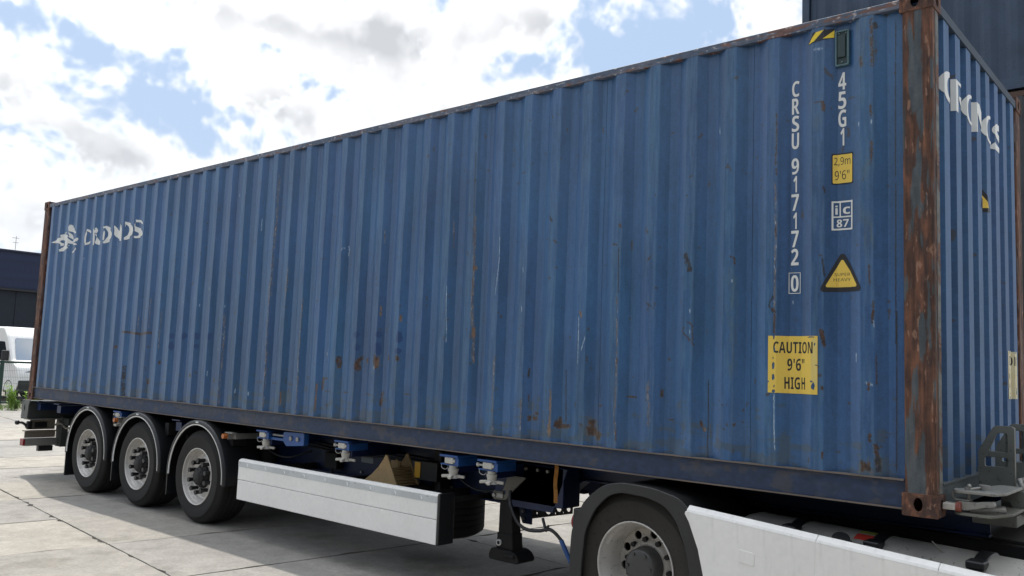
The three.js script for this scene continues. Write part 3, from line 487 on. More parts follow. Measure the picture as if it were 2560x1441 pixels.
  // corner posts
  const rustA = mat([1, 1, 1], 0.9, 0, { map: rustTexture(256, 2048, 0.32, 2.8, 0.02, 1.3, [72, 86, 94], [[0.22, 0.28, 0.05, 0.16, 0.35], [0.2, 0.45, 0.03, 0.1, 0.2], [0.24, 1.9, 0.02, 0.2, 0.25], [0.17, 2.0, 0.02, 0.16, 0.2], [0.22, 1.55, 0.02, 0.12, 0.2], [0.26, 2.45, 0.03, 0.2, 0.12], [0.24, 1.2, 0.02, 0.15, 0.12]]), bumpMap: fineBump, bumpScale: 0.0025 }); rustA.map.repeat.set(1 / 0.32, 1 / 2.8); rustA.map.offset.set(0.34 / 0.32, 0);
  const rustB = mat([1, 1, 1], 0.9, 0, { map: rustTexture(128, 1024, 0.32, 2.8, -0.04, 5.1, [106, 96, 92]), bumpMap: fineBump, bumpScale: 0.002 }); rustB.map.repeat.set(1 / 0.32, 1 / 2.8);
  const postShape = (x0, x1, z0, z1) => { const g = plate(rounded([[x0, -z1], [x1, -z1], [x1, -z0], [x0, -z0]], 0.014, 4), CH - 0.236, []); g.rotateX(-Math.PI / 2); g.translate(0, 0.118, 0); return g; };
  part(cont, 'corner_post', [postShape(-0.166, -0.008, -0.115, -0.004)], rustA, 'heavily rusted front corner post with flaking paint');
  part(cont, 'post_edge', [bx(-0.03, -0.0045, 0.12, CH - 0.12, -0.118, -0.058, 0.003)], mat([1, 1, 1], 0.8, 0, { map: rustTexture(64, 1024, 0.32, 2.8, 0.22, 8.4, [104, 112, 112]) }), 'grey painted front face of the rusty post');
  part(cont, 'corner_post', [postShape(-0.166, -0.008, -CW + 0.004, -CW + 0.16)], rustB, 'rusty far front corner post');
  part(cont, 'corner_post', [postShape(-CL + 0.008, -CL + 0.166, -0.16, -0.004)], rustB, 'brown rusted rear corner post');
  part(cont, 'corner_post', [postShape(-CL + 0.008, -CL + 0.166, -CW + 0.004, -CW + 0.16)], rustB);
  // rails
  const railTop = mat([1, 1, 1], 0.6, 0, { map: texData(2048, 16, (i, j) => {
    const x = -12.03 + i / 2048 * 11.87, y = j / 16 * 0.05, n = fbm(x * 12, y * 60, 4), m = fbm(x * 40 + 7, y * 90, 3), k = sstep(-2.3, -0.5, x) * 0.17; let c = [70, 82, 100].map((v) => v * (0.8 + 0.45 * m)); const bare = sstep(0.40, 0.62, fbm(x * 2.1 + 40, y * 30, 4)); c = c.map((v, q) => lerp(v, [116, 112, 118][q] * (0.8 + 0.4 * m), bare * 0.5));
    if (n + k > 0.66) { const a = sstep(0.66, 0.74, n + k) * 0.85; c = [lerp(c[0], lerp(82, 136, m), a), lerp(c[1], lerp(56, 92, m), a), lerp(c[2], lerp(50, 74, m), a)]; } if (m > 0.74) c = [158, 152, 150]; return c; }) });
  railTop.map.wrapS = railTop.map.wrapT = THREE.ClampToEdgeWrapping;
  { const g = bx(-12.03, -0.16, 2.806, CH - 0.038, -0.062, -0.003, 0.005), q = prep(g), P = q.attributes.position, U = q.attributes.uv; for (let i = 0; i < P.count; i++) U.setXY(i, (P.getX(i) + 12.03) / 11.87, clamp((P.getY(i) - 2.80) / 0.058 + (P.getZ(i) + 0.03) * 3, 0.03, 0.97)); part(cont, 'top_rail', q, railTop, null, true); }
  part(cont, 'top_rail', [bx(-12.03, -0.16, 2.806, CH - 0.038, -CW + 0.003, -CW + 0.062)], darkPaint);
  const navy = mat([1, 1, 1], 0.62, 0, { map: texData(2048, 64, (i, j) => { const x = i / 2048 * 11.87, y = j / 64 * 0.16, n = fbm(x * 9, y * 14, 5), m = fbm(x * 30, y * 34 + 4, 3); const grey = sstep(0.48, 0.66, fbm(x * 2.6 + 11, y * 9 + 3, 4)); let c = [lerp(34, 54, grey), lerp(51, 62, grey), lerp(78, 78, grey)].map((v) => v * (0.82 + 0.36 * m)); if (n > 0.6) { const a = sstep(0.6, 0.7, n) * 0.5; c = [lerp(c[0], 84, a), lerp(c[1], 74, a), lerp(c[2], 72, a)]; } return c; }) }); navy.map.repeat.set(1 / 11.87, 1 / 0.16);
  const worn = gm([0.20, 0.17, 0.155], 0.85);
  for (const s of [0, 1]) { const z = (v) => s ? -CW - v : v;
    part(cont, 'bottom_rail', [bx(-12.02, -0.17, 0.034, 0.178, z(-0.052), z(-0.028))], navy);
    part(cont, 'rail_flange', [bx(-12.02, -0.17, 0.178, 0.186, z(-0.056), z(-0.002))], worn, 'worn bare upper lip of the bottom rail');
    part(cont, 'rail_flange', [bx(-12.02, -0.17, 0.026, 0.034, z(-0.056), z(-0.014))], worn, 'worn bare lower lip of the bottom rail'); }

  // ---- lettering and stickers that follow the corrugation ----
  function decal(name, x0, x1, y0, y1, tex, label, lift = 0.0028) {
    const xs = [x0, x1], lo = Math.min(x0, x1), hi = Math.max(x0, x1); for (let n = -3; n < 46; n++) for (const o of [0, 0.068, 0.141, 0.209, 0.034, 0.1045, 0.175, 0.245]) { const x = RR - 0.281 * (n - 4) + o; if (x > lo + 0.001 && x < hi - 0.001) xs.push(x); } xs.sort((a, b) => a - b);
    const n = Math.max(2, Math.ceil((y1 - y0) / 0.06)), pos = [], uv = [], ss = [0]; for (let i = 1; i < xs.length; i++) ss.push(ss[i - 1] + Math.hypot(xs[i] - xs[i - 1], sideZ(xs[i]) - sideZ(xs[i - 1])));
    for (let i = 0; i + 1 < xs.length; i++) for (let j = 0; j < n; j++) for (const [a, b] of [[0, 0], [1, 0], [1, 1], [0, 0], [1, 1], [0, 1]]) { const x = xs[i + a], y = lerp(y0, y1, (j + b) / n); pos.push(x, y, sideZ(x) + dent(x, y) + lift); uv.push(ss[i + a] / ss[xs.length - 1], (y - y0) / (y1 - y0)); }
    const g = new THREE.BufferGeometry(); g.setAttribute('position', new THREE.Float32BufferAttribute(pos, 3)); g.setAttribute('uv', new THREE.Float32BufferAttribute(uv, 2)); g.computeVertexNormals();
    const m = new THREE.Mesh(g, mat([1, 1, 1], 0.6, 0, { map: tex, transparent: true })); m.name = name; m.receiveShadow = true; if (label) m.userData.label = label; cont.add(m);
  }
  function decalFront(name, z0, z1, y0, y1, tex, label) {   // z0 (reader's left) > z1
    const z = [z0, z1]; for (const q of zs) if (q < z0 - 0.001 && q > z1 + 0.001) z.push(q); z.sort((a, b) => b - a); const p = [], u = [];
    for (let i = 0; i + 1 < z.length; i++) for (const [a, b] of [[0, 0], [1, 0], [1, 1], [0, 0], [1, 1], [0, 1]]) { const zz = z[i + a], y = b ? y1 : y0; const off = 0.003; p.push(fz(zz) + off, y, zz + (Math.abs(fz(zz) - FX) < 1e-6 ? 0 : 0)); u.push((sF(zz) - sF(z0)) / (sF(z1) - sF(z0)), b); }
    const g = new THREE.BufferGeometry(); g.setAttribute('position', new THREE.Float32BufferAttribute(p, 3)); g.setAttribute('uv', new THREE.Float32BufferAttribute(u, 2)); g.computeVertexNormals();
    // lift the print off the steep sides as well
    const P = g.attributes.position, N = g.attributes.normal; for (let i = 0; i < P.count; i++) P.setZ(i, P.getZ(i) + N.getZ(i) * 0.002);
    const m = new THREE.Mesh(g, mat([1, 1, 1], 0.6, 0, { map: tex, transparent: true })); m.name = name; m.receiveShadow = true; if (label) m.userData.label = label; cont.add(m);
  }
  const WHITE = '#d6d7d3';
  const glyph = (g, ch, x, y, w, h, font = 'bold 100px sans-serif', col = WHITE) => { g.save(); g.font = font; g.fillStyle = col; g.textBaseline = 'alphabetic'; const mm = g.measureText(ch), gw = mm.actualBoundingBoxLeft + mm.actualBoundingBoxRight, gh = mm.actualBoundingBoxAscent + mm.actualBoundingBoxDescent; g.translate(x, y); g.scale(w / gw, h / gh); g.fillText(ch, mm.actualBoundingBoxLeft, mm.actualBoundingBoxAscent); g.restore(); };
  // owner number, one upright column
  { const y1 = 2.53, y0 = 1.19, x0 = -0.835, x1 = -0.745, S = 700;
    decal('serial_lettering', x0, x1, y0, y1, canvasTex(Math.round((x1 - x0) * S), Math.round((y1 - y0) * S), (g) => { const px = (x) => (x - x0) * S, py = (y) => (y1 - y) * S; [['C', 2.516], ['R', 2.407], ['S', 2.299], ['U', 2.190], ['9', 2.034], ['1', 1.922], ['7', 1.811], ['1', 1.699], ['7', 1.588], ['2', 1.478], ['0', 1.320]].forEach(([c, y]) => { const n = c === '1' ? 0.022 : 0.046, f = 'bold 100px sans-serif'; glyph(g, c, px(-0.789 - n / 2), py(y), n * S, 0.101 * S, f); }); g.strokeStyle = WHITE; g.lineWidth = 0.004 * S; g.strokeRect(px(-0.822), py(1.332), 0.066 * S, 0.123 * S); }), 'white serial lettering CRSU 917172 0 in an upright column'); }
  { const y1 = 2.53, y0 = 2.05, x0 = -0.55, x1 = -0.465, S = 700; decal('size_lettering', x0, x1, y0, y1, canvasTex(Math.round((x1 - x0) * S), Math.round((y1 - y0) * S), (g) => { [['4', 2.513], ['5', 2.397], ['G', 2.287], ['1', 2.176]].forEach(([c, y]) => { const n = c === '1' ? 0.022 : 0.046; glyph(g, c, (-0.508 - n / 2 - x0) * S, (y1 - y) * S, n * S, 0.106 * S); }); }), 'white size code 45G1'); }
  const YEL = '#dcbc50', BLK = '#1d1d1f';
  decal('height_sticker', -0.566, -0.447, 1.842, 2.025, canvasTex(128, 196, (g, w, h) => { g.fillStyle = BLK; g.fillRect(0, 0, w, h); g.fillStyle = YEL; g.beginPath(); g.roundRect(6, 8, w - 10, h - 14, 8); g.fill(); glyph(g, '2,9m', 14, 24, 96, 58, '100px sans-serif', BLK); glyph(g, "9'6\"", 18, 110, 86, 58, '100px sans-serif', BLK); }), 'yellow sticker reading 2,9m 9\'6"');
  decal('approval_mark', -0.566, -0.449, 1.570, 1.742, canvasTex(136, 200, (g, w, h) => { g.strokeStyle = WHITE; g.lineWidth = 12; g.strokeRect(6, 6, w - 12, h - 12); g.fillStyle = WHITE; g.fillRect(0, 104, w, 10); g.fillRect(49, 6, 9, 100); glyph(g, 'i', 22, 30, 17, 62); glyph(g, 'c', 70, 42, 48, 50); glyph(g, '87', 30, 126, 78, 54); }), 'white ic 87 approval mark');
  const triTex = canvasTex(300, 290, (g, w, h) => { g.lineJoin = 'round'; const tri = (m, r, c) => { g.fillStyle = g.strokeStyle = c; g.lineWidth = r; g.beginPath(); g.moveTo(w / 2, m * 1.5); g.lineTo(w - m * 1.15, h - m); g.lineTo(m * 1.15, h - m); g.closePath(); g.fill(); g.stroke(); }; tri(24, 44, BLK); tri(46, 22, YEL); g.globalAlpha = 0.35; g.fillStyle = '#a87c38'; g.fillRect(118, 200, 7, 55); g.fillRect(108, 170, 3, 80); g.globalAlpha = 1; glyph(g, 'SUPER', 98, 152, 104, 22, '100px sans-serif', '#3a3526'); glyph(g, 'HEAVY', 92, 190, 114, 22, '100px sans-serif', '#3a3526'); });
  decal('warning_triangle', -0.628, -0.389, 1.208, 1.442, triTex, 'yellow SUPER HEAVY warning triangle');
  const cautionSheet = (YEL, hole) => canvasTex(360, 410, (g, w, h) => {
    g.fillStyle = YEL; g.fillRect(0, 0, w, h); const r = rng(21); for (let i = 0; i < 500; i++) { g.fillStyle = `rgba(${190 + r() * 40},${160 + r() * 40},${60 + r() * 50},.10)`; g.fillRect(r() * w, r() * h, 2 + r() * 20, 2 + r() * 30); } g.fillStyle = 'rgba(205,190,130,.6)'; g.fillRect(316, 20, 40, 330);
    glyph(g, 'CAUTION', 36, 40, 292, 84, 'bold 100px sans-serif', BLK); glyph(g, "9'6\"", 130, 160, 126, 88, 'bold 100px sans-serif', BLK); glyph(g, 'HIGH', 112, 292, 150, 88, 'bold 100px sans-serif', BLK);
    // torn and scraped away along the rib
    g.globalCompositeOperation = 'destination-out'; g.fillStyle = '#000'; for (const [x, y, a, b] of [[40, 8, 6, 22], [44, 95, 7, 30], [36, 160, 5, 8], [38, 215, 9, 26], [38, 300, 10, 22], [44, 362, 5, 10], [42, 398, 12, 14], [330, 350, 14, 30], [318, 320, 10, 8], [352, 205, 12, 4], [340, 60, 6, 12], [310, 8, 26, 5], [4, 330, 6, 8]]) { g.beginPath(); for (let k = 0; k < 11; k++) { const t = k / 11 * 6.283, q = 0.6 + 0.6 * r(); g.lineTo(x + Math.cos(t) * a * q, y + Math.sin(t) * b * q); } g.fill(); } });
  decal('caution_sticker', -0.936, -0.637, 0.614, 0.953, cautionSheet(YEL), 'torn yellow sticker reading CAUTION 9\'6" HIGH');
  decal('hazard_tape', -0.705, -0.552, 2.716, 2.790, canvasTex(220, 110, (g, w, h) => { g.fillStyle = BLK; g.beginPath(); g.moveTo(0, h); g.lineTo(48, 14); g.lineTo(w, 4); g.lineTo(w, 88); g.lineTo(60, h - 6); g.fill(); g.fillStyle = '#e2c437'; g.beginPath(); g.moveTo(4, h - 2); g.lineTo(74, 14); g.lineTo(138, 8); g.lineTo(56, 96); g.fill(); g.beginPath(); g.moveTo(128, 90); g.lineTo(w, 18); g.lineTo(w - 2, 86); g.fill(); }), 'black and yellow striped tape');
  // ventilator cover
  { const v = new THREE.Group(); v.name = 'ventilator'; v.userData.label = 'dark green ventilator cover below the top rail'; cont.add(v); const dg = gm([0.022, 0.05, 0.055], 0.5), z = ZI;
    part(v, 'frame', [plate(rounded([[-0.544, 2.55], [-0.467, 2.55], [-0.467, 2.764], [-0.544, 2.764]], 0.008, 2), 0.02, [[[-0.538, 2.556], [-0.473, 2.556], [-0.473, 2.758], [-0.538, 2.758]]], 0.002).translate(0, 0, z)], gm([0.10, 0.20, 0.24], 0.5));
    part(v, 'cover', [bx(-0.537, -0.474, 2.557, 2.757, z + 0.003, z + 0.012), bx(-0.532, -0.486, 2.60, 2.735, z + 0.012, z + 0.022, 0.004)], dg);
    for (const [x, y] of [[-0.525, 2.748], [-0.484, 2.748], [-0.506, 2.572]]) part(v, 'rivet', [new THREE.SphereGeometry(0.006, 8, 6).translate(x, y, z + 0.014)], gm([0.16, 0.24, 0.26], 0.4)); }

  // ---- wordmark: thin-and-thick letters and the leaping horse ----
  function wordmark(g, w, h) { const thin = false;   // six letters in equal cells
    const c = w / 6; g.fillStyle = WHITE; const cell = (i) => { g.save(); g.translate(i * c, 0); g.scale(c / 100, h / 100); };
    const ring = () => { g.beginPath(); g.ellipse(50, 50, 46, 50, 0, 0, 7); if (thin) g.ellipse(43, 50, 29, 40, 0.08, 0, 7, true); else g.ellipse(47, 50, 24, 39, 0.08, 0, 7, true); g.fill('evenodd'); };
    cell(0); g.beginPath(); g.moveTo(96, 10); g.bezierCurveTo(70, -8, 4, 0, 4, 50); g.bezierCurveTo(4, 100, 66, 108, 96, 88); g.lineTo(94, 72); const q = thin ? 20 : 34; g.bezierCurveTo(70, 94, q + 2, 90, q, 50); g.bezierCurveTo(q, 12, 68, 4, 90, 34); g.closePath(); g.fill(); g.restore();
    cell(1); g.fillRect(6, 0, thin ? 15 : 24, 100); g.beginPath(); g.moveTo(14, 0); g.lineTo(52, 0); g.bezierCurveTo(96, 0, 92, 52, 58, 54); g.lineTo(100, 100); g.lineTo(68, 100); g.lineTo(36, 56); g.lineTo(36, 45); g.bezierCurveTo(66, 46, 66, 11, 44, 10); g.lineTo(14, 10); g.closePath(); g.fill(); g.restore();
    cell(2); ring(); g.restore();
    cell(3); g.fillRect(5, 0, thin ? 9 : 15, 100); g.beginPath(); g.moveTo(5, 0); g.lineTo(36, 0); g.lineTo(92, 76); g.lineTo(92, 100); g.lineTo(70, 100); g.lineTo(5, 14); g.closePath(); g.fill(); g.fillRect(82, 0, 12, 100); g.restore();
    cell(4); ring(); g.restore();
    cell(5); g.lineWidth = thin ? 18 : 24; g.strokeStyle = WHITE; g.beginPath(); g.moveTo(88, 20); g.bezierCurveTo(70, 2, 20, 6, 22, 29); g.bezierCurveTo(24, 54, 80, 46, 80, 72); g.bezierCurveTo(80, 98, 26, 96, 8, 82); g.stroke(); g.restore();
  }
  // print traced on the unrolled sheet: distance along the folds, height
  const sheetPrint = (polys, len, y0, y1, S = 620) => canvasTex(Math.round(len * S), Math.round((y1 - y0) * S), (g) => { g.fillStyle = WHITE; for (const p of polys) { const n = p.length / 2, q = (i) => [p[(i % n) * 2] * S, (y1 - p[(i % n) * 2 + 1]) * S]; g.beginPath(); for (let i = 0; i < n; i++) { const a = q(i), c = q(i + 1), m = [(a[0] + c[0]) / 2, (a[1] + c[1]) / 2]; i ? g.quadraticCurveTo(a[0], a[1], m[0], m[1]) : g.moveTo(m[0], m[1]); if (i === n - 1) { const f = q(0), m0 = [(q(0)[0] + q(1)[0]) / 2, (q(0)[1] + q(1)[1]) / 2]; g.quadraticCurveTo(f[0], f[1], m0[0], m0[1]); } } g.closePath(); g.fill(); } });
  const arcLen = (a, b) => { let q = 0; for (let x = a; x < b - 0.001; x += 0.002) q += Math.hypot(0.002, sideZ(x + 0.002) - sideZ(x)); return q; };
  const WORD = [[0.087,2.379,0.081,2.387,0.181,2.357,0.178,2.313,0.124,2.343,0.072,2.358,0.099,2.336,0.082,2.260,0.093,2.181,0.067,2.182,0.123,2.201,0.182,2.217,0.191,2.201,0.158,2.176,0.066,2.158,0.082,2.145,0.053,2.229,0.064,2.313],
[0.329,2.367,0.357,2.373,0.380,2.252,0.376,2.138,0.351,2.139,0.342,2.267],
[0.365,2.373,0.394,2.383,0.391,2.378,0.426,2.343,0.407,2.306,0.367,2.289,0.457,2.208,0.614,2.134,0.370,2.151,0.405,2.225,0.408,2.288,0.358,2.322,0.357,2.348,0.398,2.357,0.375,2.348],
[0.637,2.366,0.692,2.381,0.720,2.377,0.841,2.335,0.935,2.275,0.940,2.226,0.902,2.179,0.735,2.158,0.688,2.144,0.664,2.151,0.664,2.173,0.678,2.175,0.709,2.210,0.744,2.257,0.727,2.309,0.679,2.350,0.705,2.361,0.670,2.345,0.646,2.353],
[0.669,2.326,0.657,2.295,0.650,2.246,0.656,2.189,0.680,2.187,0.681,2.244,0.686,2.293],
[0.962,2.366,0.995,2.354,1.083,2.264,1.089,2.377,1.228,2.361,1.237,2.144,1.225,2.138,1.028,2.200,0.974,2.245,0.984,2.296],
[1.278,2.366,1.283,2.381,1.267,2.392,1.367,2.374,1.524,2.322,1.557,2.278,1.554,2.224,1.523,2.185,1.365,2.162,1.285,2.152,1.285,2.150,1.277,2.178,1.281,2.186,1.318,2.205,1.364,2.244,1.376,2.285,1.343,2.330,1.273,2.360,1.289,2.351,1.295,2.322,1.287,2.323],
[1.573,2.342,1.593,2.371,1.571,2.393,1.660,2.383,1.822,2.349,1.823,2.305,1.789,2.326,1.626,2.359,1.569,2.357,1.585,2.331,1.575,2.310,1.626,2.291,1.802,2.248,1.840,2.204,1.835,2.163,1.686,2.155,1.595,2.156,1.593,2.154,1.568,2.164,1.575,2.187,1.566,2.184,1.632,2.183,1.660,2.202,1.637,2.224,1.572,2.245,1.579,2.276,1.565,2.313]];
  const HORSE = [[0.637,2.477,0.689,2.480,0.630,2.480,0.666,2.492,0.718,2.475,0.730,2.461,0.714,2.450,0.872,2.398,0.926,2.361,0.922,2.345,0.888,2.347,0.750,2.376,0.690,2.389,0.650,2.396,0.639,2.384,0.698,2.356,0.740,2.327,0.762,2.292,0.756,2.269,0.714,2.285,0.637,2.317,0.667,2.330,0.640,2.355,0.644,2.395,0.628,2.443],
[0.337,2.354,0.374,2.369,0.441,2.373,0.608,2.350,0.655,2.327,0.622,2.308,0.679,2.271,0.722,2.248,0.802,2.251,0.922,2.269,0.954,2.290,0.982,2.265,0.958,2.243,0.956,2.217,0.968,2.214,0.944,2.241,0.909,2.221,0.744,2.213,0.678,2.217,0.640,2.230,0.653,2.209,0.629,2.180,0.654,2.147,0.576,2.129,0.414,2.126,0.360,2.126,0.349,2.121,0.355,2.135,0.337,2.156,0.382,2.157,0.368,2.170,0.425,2.186,0.460,2.211,0.578,2.232,0.462,2.275,0.419,2.288,0.367,2.285,0.353,2.265,0.385,2.246,0.438,2.240,0.450,2.218,0.413,2.204,0.342,2.201,0.378,2.211,0.348,2.237,0.316,2.249,0.139,2.262,0.048,2.268,0.040,2.274,0.080,2.290,0.153,2.313,0.318,2.317,0.377,2.330],
[0.432,2.382,0.445,2.394,0.584,2.389,0.602,2.381,0.581,2.369,0.449,2.375],
[0.754,2.203,0.874,2.207,0.910,2.214,0.954,2.198,0.961,2.184,0.909,2.181],
[0.939,2.153,0.955,2.123,0.933,2.104,0.900,2.080,0.879,2.068,0.784,2.094,0.888,2.097,0.922,2.118],
[0.653,2.149,0.650,2.184,0.672,2.204,0.683,2.197,0.623,2.167,0.675,2.145]];
  decal('wordmark', -10.78, -9.0, 2.10, 2.42, sheetPrint(WORD, arcLen(-10.78, -9.0), 2.10, 2.42), 'white CRONOS lettering near the rear post');
  decal('horse_emblem', -11.88, -10.94, 2.04, 2.52, sheetPrint(HORSE, arcLen(-11.88, -10.94), 2.04, 2.52), 'white leaping horse emblem beside the lettering');
  decalFront('wordmark', -0.238, -1.809, 2.318, 2.512, canvasTex(1248, 160, wordmark), 'white CRONOS lettering across the front wall');
  decalFront('warning_triangle', -1.12, -1.372, 1.84, 2.07, triTex, 'yellow warning triangle on the front wall');
  decalFront('caution_sticker', -1.86, -2.16, 0.62, 0.955, cautionSheet('#c9c2a4'), 'faded cream sticker on the front wall');
}

// ---------- shared materials for the vehicles ----------
const rubber = mat([0.022, 0.0215, 0.021], 0.88, 0, { map: grimeMap, bumpMap: fineBump, bumpScale: 0.0012 });
const rubberDusty = mat([0.042, 0.040, 0.037], 0.95, 0, { map: grimeMap });
const blackPlastic = mat([0.013, 0.0145, 0.018], 0.42, 0, { map: grimeMap });
const blackSteel = mat([0.010, 0.010, 0.011], 0.65, 0, { map: grimeMap });
const blueSteel = gm([0.007, 0.026, 0.11], 0.45);
const brightBlue = gm([0.018, 0.11, 0.42], 0.45);
const galv = gm([0.42, 0.43, 0.43], 0.5, 0.35);
const silver = gm([0.86, 0.86, 0.86], 0.34, 0.2);
const whiteCast = gm([0.74, 0.74, 0.71], 0.55);
const whitePaint = mat([0.93, 0.93, 0.925], 0.35, 0, { map: texData(256, 256, (i, j) => { const st = pn(i * 6, j, 256, 4, 3), sp = pn(i + 40, j + 9, 256, 60, 2); let v = 240 + 14 * (pn(i, j, 256, 3, 4) - 0.5) + 8 * (pn(i, j, 256, 40, 2) - 0.5) - 7 * sstep(0.6, 0.8, st); if (sp > 0.9) v -= 16; return [v, v * 0.996, v * 0.984]; }) });
const amber = mat([0.42, 0.13, 0.035], 0.25), redLens = mat([0.22, 0.012, 0.02], 0.2);

function tyreGeo(r, w, bead, grooves) {   // outer face at 0, going to -w
  const p = [[bead, -0.012], [bead + 0.012, 0.002], [bead + 0.03, 0.001], [bead + 0.05, 0.004], [lerp(bead, r, 0.45), 0.012], [lerp(bead, r, 0.62), 0.010], [lerp(bead, r, 0.66), 0.013], [lerp(bead, r, 0.69), 0.009], [r - 0.052, -0.002], [r - 0.03, -0.014], [r - 0.012, -0.026], [r - 0.003, -0.040], [r, -0.05]];
  const n = grooves, tw = (w - 0.1) / n; for (let i = 1; i < n; i++) { const a = -0.05 - tw * i; p.push([r, a + 0.006], [r - 0.013, a + 0.004], [r - 0.013, a - 0.004], [r, a - 0.006]); }
  p.push([r, -w + 0.05], [r - 0.012, -w + 0.026], [r - 0.05, -w], [bead + 0.05, -w], [bead, -w + 0.012]);
  return lathe(p, 72);
}
// trailer wheel: wide single tyre, dished steel rim, ten capped nuts
const TR = 0.492;
function trailerWheel(parent, x, z, flip) {
  const w = new THREE.Group(); w.name = 'wheel'; w.position.set(x, TR + 0.004, z); if (flip) w.rotation.y = Math.PI; parent.add(w);
  part(w, 'tyre', [tyreGeo(TR, 0.385, 0.292, 5)], rubber);
  part(w, 'rim', [lathe([[0.300, -0.02], [0.302, 0.004], [0.294, 0.008], [0.288, -0.002], [0.284, -0.03], [0.274, -0.040], [0.266, -0.062], [0.256, -0.070], [0.248, -0.094], [0.236, -0.104], [0.220, -0.102], [0.200, -0.082], [0.135, -0.078], [0.11, -0.08], [0.09, -0.2], [0.25, -0.2], [0.30, -0.3]], 56)], silver);
  part(w, 'hub', [lathe([[0.128, -0.09], [0.126, -0.06], [0.112, -0.05], [0.100, -0.038], [0.096, -0.016], [0.088, -0.006], [0.062, -0.003], [0.055, 0.008], [0.0001, 0.010]], 28), ...[0, 1, 2, 3, 4, 5, 6, 7].map((k) => new THREE.CylinderGeometry(0.008, 0.008, 0.012, 6).rotateX(Math.PI / 2).translate(Math.cos(k * 0.785) * 0.077, Math.sin(k * 0.785) * 0.077, -0.004))], blackSteel);
  const nut = join([new THREE.CylinderGeometry(0.0215, 0.0205, 0.075, 12).rotateX(Math.PI / 2).translate(0, 0, -0.036), new THREE.CylinderGeometry(0.025, 0.025, 0.02, 12).rotateX(Math.PI / 2).translate(0, 0, -0.002)]);
  for (let k = 0; k < 10; k++) { const m = new THREE.Mesh(nut, blackPlastic); m.name = 'wheel_nut'; m.castShadow = m.receiveShadow = true; m.position.set(Math.cos(k * 0.6283 + 0.3) * 0.1675, Math.sin(k * 0.6283 + 0.3) * 0.1675, 0); w.add(m); }
  return w;
}

// ---------- the container trailer ----------
const trailer = thing('container_trailer', 'blue container chassis trailer with three axles and white side guard', 'trailer', [-6, 0, -1.22]);
const TX = 6, TZ = 1.22;   // builders below use world metres
const tp = (name, geos, m, label, par = trailer) => { const L = Array.isArray(geos) ? geos : [geos]; for (const g of L) if (par === trailer || par.userData.world) g.translate(TX, 0, TZ); return part(par, name, L, m, label); };
const tgroup = (name, label) => { const g = new THREE.Group(); g.name = name; if (label) g.userData.label = label; g.position.set(TX, 0, TZ); trailer.add(g); return g; };
const AX = [-7.355, -8.715, -10.06];
for (const [i, x] of AX.entries()) {
  trailerWheel(trailer, x + TX, 0.0 + TZ, false); trailerWheel(trailer, x + TX, -CW + TZ, true);
  tp('axle', [rod(V(x, 0.5, -0.16), V(x, 0.5, -CW + 0.16), 0.065, 16), bx(x - 0.09, x + 0.09, 0.42, 0.6, -0.62, -0.5), rod(V(x + 0.35, 0.56, -0.62), V(x + 0.35, 0.8, -0.62), 0.13, 16), bx(x - 0.6, x + 0.45, 0.54, 0.60, -0.68, -0.56)], blackSteel);
  for (const s of [0, 1]) {
    const f = tgroup('mudguard', s ? null : ['black round mudguard over the front trailer axle', 'black round mudguard over the middle trailer axle', 'black round mudguard with mudflap over the rear trailer axle'][i]); f.position.set(x + TX, TR + 0.004, (s ? -CW - 0.03 : 0.03) + TZ); if (s) f.scale.z = -1;
    const a0 = Math.PI / 2 - 0.06, al = Math.PI + 0.12, R = 0.592;
    part(f, 'shell', [lathe([[R - 0.045, -0.004], [R - 0.03, 0.010], [R - 0.012, 0.012], [R + 0.004, 0.004], [R + 0.012, -0.012], [R + 0.012, -0.10], [R + 0.002, -0.11], [R + 0.002, -0.30], [R + 0.012, -0.31], [R + 0.012, -0.42], [R, -0.42], [R, -0.02], [R - 0.02, 0.002], [R - 0.044, -0.012]], 44, a0, al)], blackPlastic);
    part(f, 'edge_strip', [lathe([[R - 0.046, -0.002], [R - 0.046, 0.008], [R - 0.038, 0.011], [R - 0.034, 0.008], [R - 0.036, -0.002]], 44, a0 + 0.02, al - 0.04)], mat([0.72, 0.72, 0.70], 0.5));
    part(f, 'maker_tag', [bx(-0.028, 0.028, R - 0.022, R - 0.006, 0.010, 0.0145)], mat([0.6, 0.62, 0.62], 0.5));
    part(f, 'mudflap', [bx(-R - 0.012, -R + 0.004, i === 2 ? -0.34 : -0.26, 0.04, -0.41, -0.008), ...(i === 2 ? [] : [])], blackPlastic);
    for (const q of [0.46, -0.46]) part(f, 'fixing_bracket', [bx(q - 0.04, q + 0.04, 0.36, 0.51, -0.30, -0.12, 0.01)], blackSteel);
    for (const q of [0.46, -0.46]) part(f, 'stay', [rod(V(q, 0.40, -0.2), V(q, 0.40, -0.62), 0.02)], blackSteel);
  }
}
// main beams: deep I sections, then the shallow gooseneck
for (const z of [-0.70, -1.74]) {
  const web = plate([[-12.1, 0.66], [-3.45, 0.66], [-3.37, 0.50], [-3.275, 0.50], [-3.275, 0.69], [-3.02, 0.69], [-2.72, 0.93], [0.1, 0.93], [0.1, 1.03], [-12.1, 1.03]], 0.012, [], 0).translate(0, 0, z - 0.006);
  tp('main_beam', [web, bx(-12.1, -3.45, 0.645, 0.66, z - 0.07, z + 0.07), bx(-12.1, 0.1, 1.03, 1.045, z - 0.07, z + 0.07), bx(-2.72, 0.1, 0.917, 0.929, z - 0.04, z + 0.04)], blueSteel);
  const fl = plate([[-0.30, 0], [0.30, 0], [0.30, 0.012], [-0.30, 0.012]], 0.13); fl.scale(0.64, 1, 1).translate(0, 0, -0.065).rotateZ(0.675).translate(-2.87, 0.80, z); tp('gooseneck_flange', [fl], blueSteel);
}
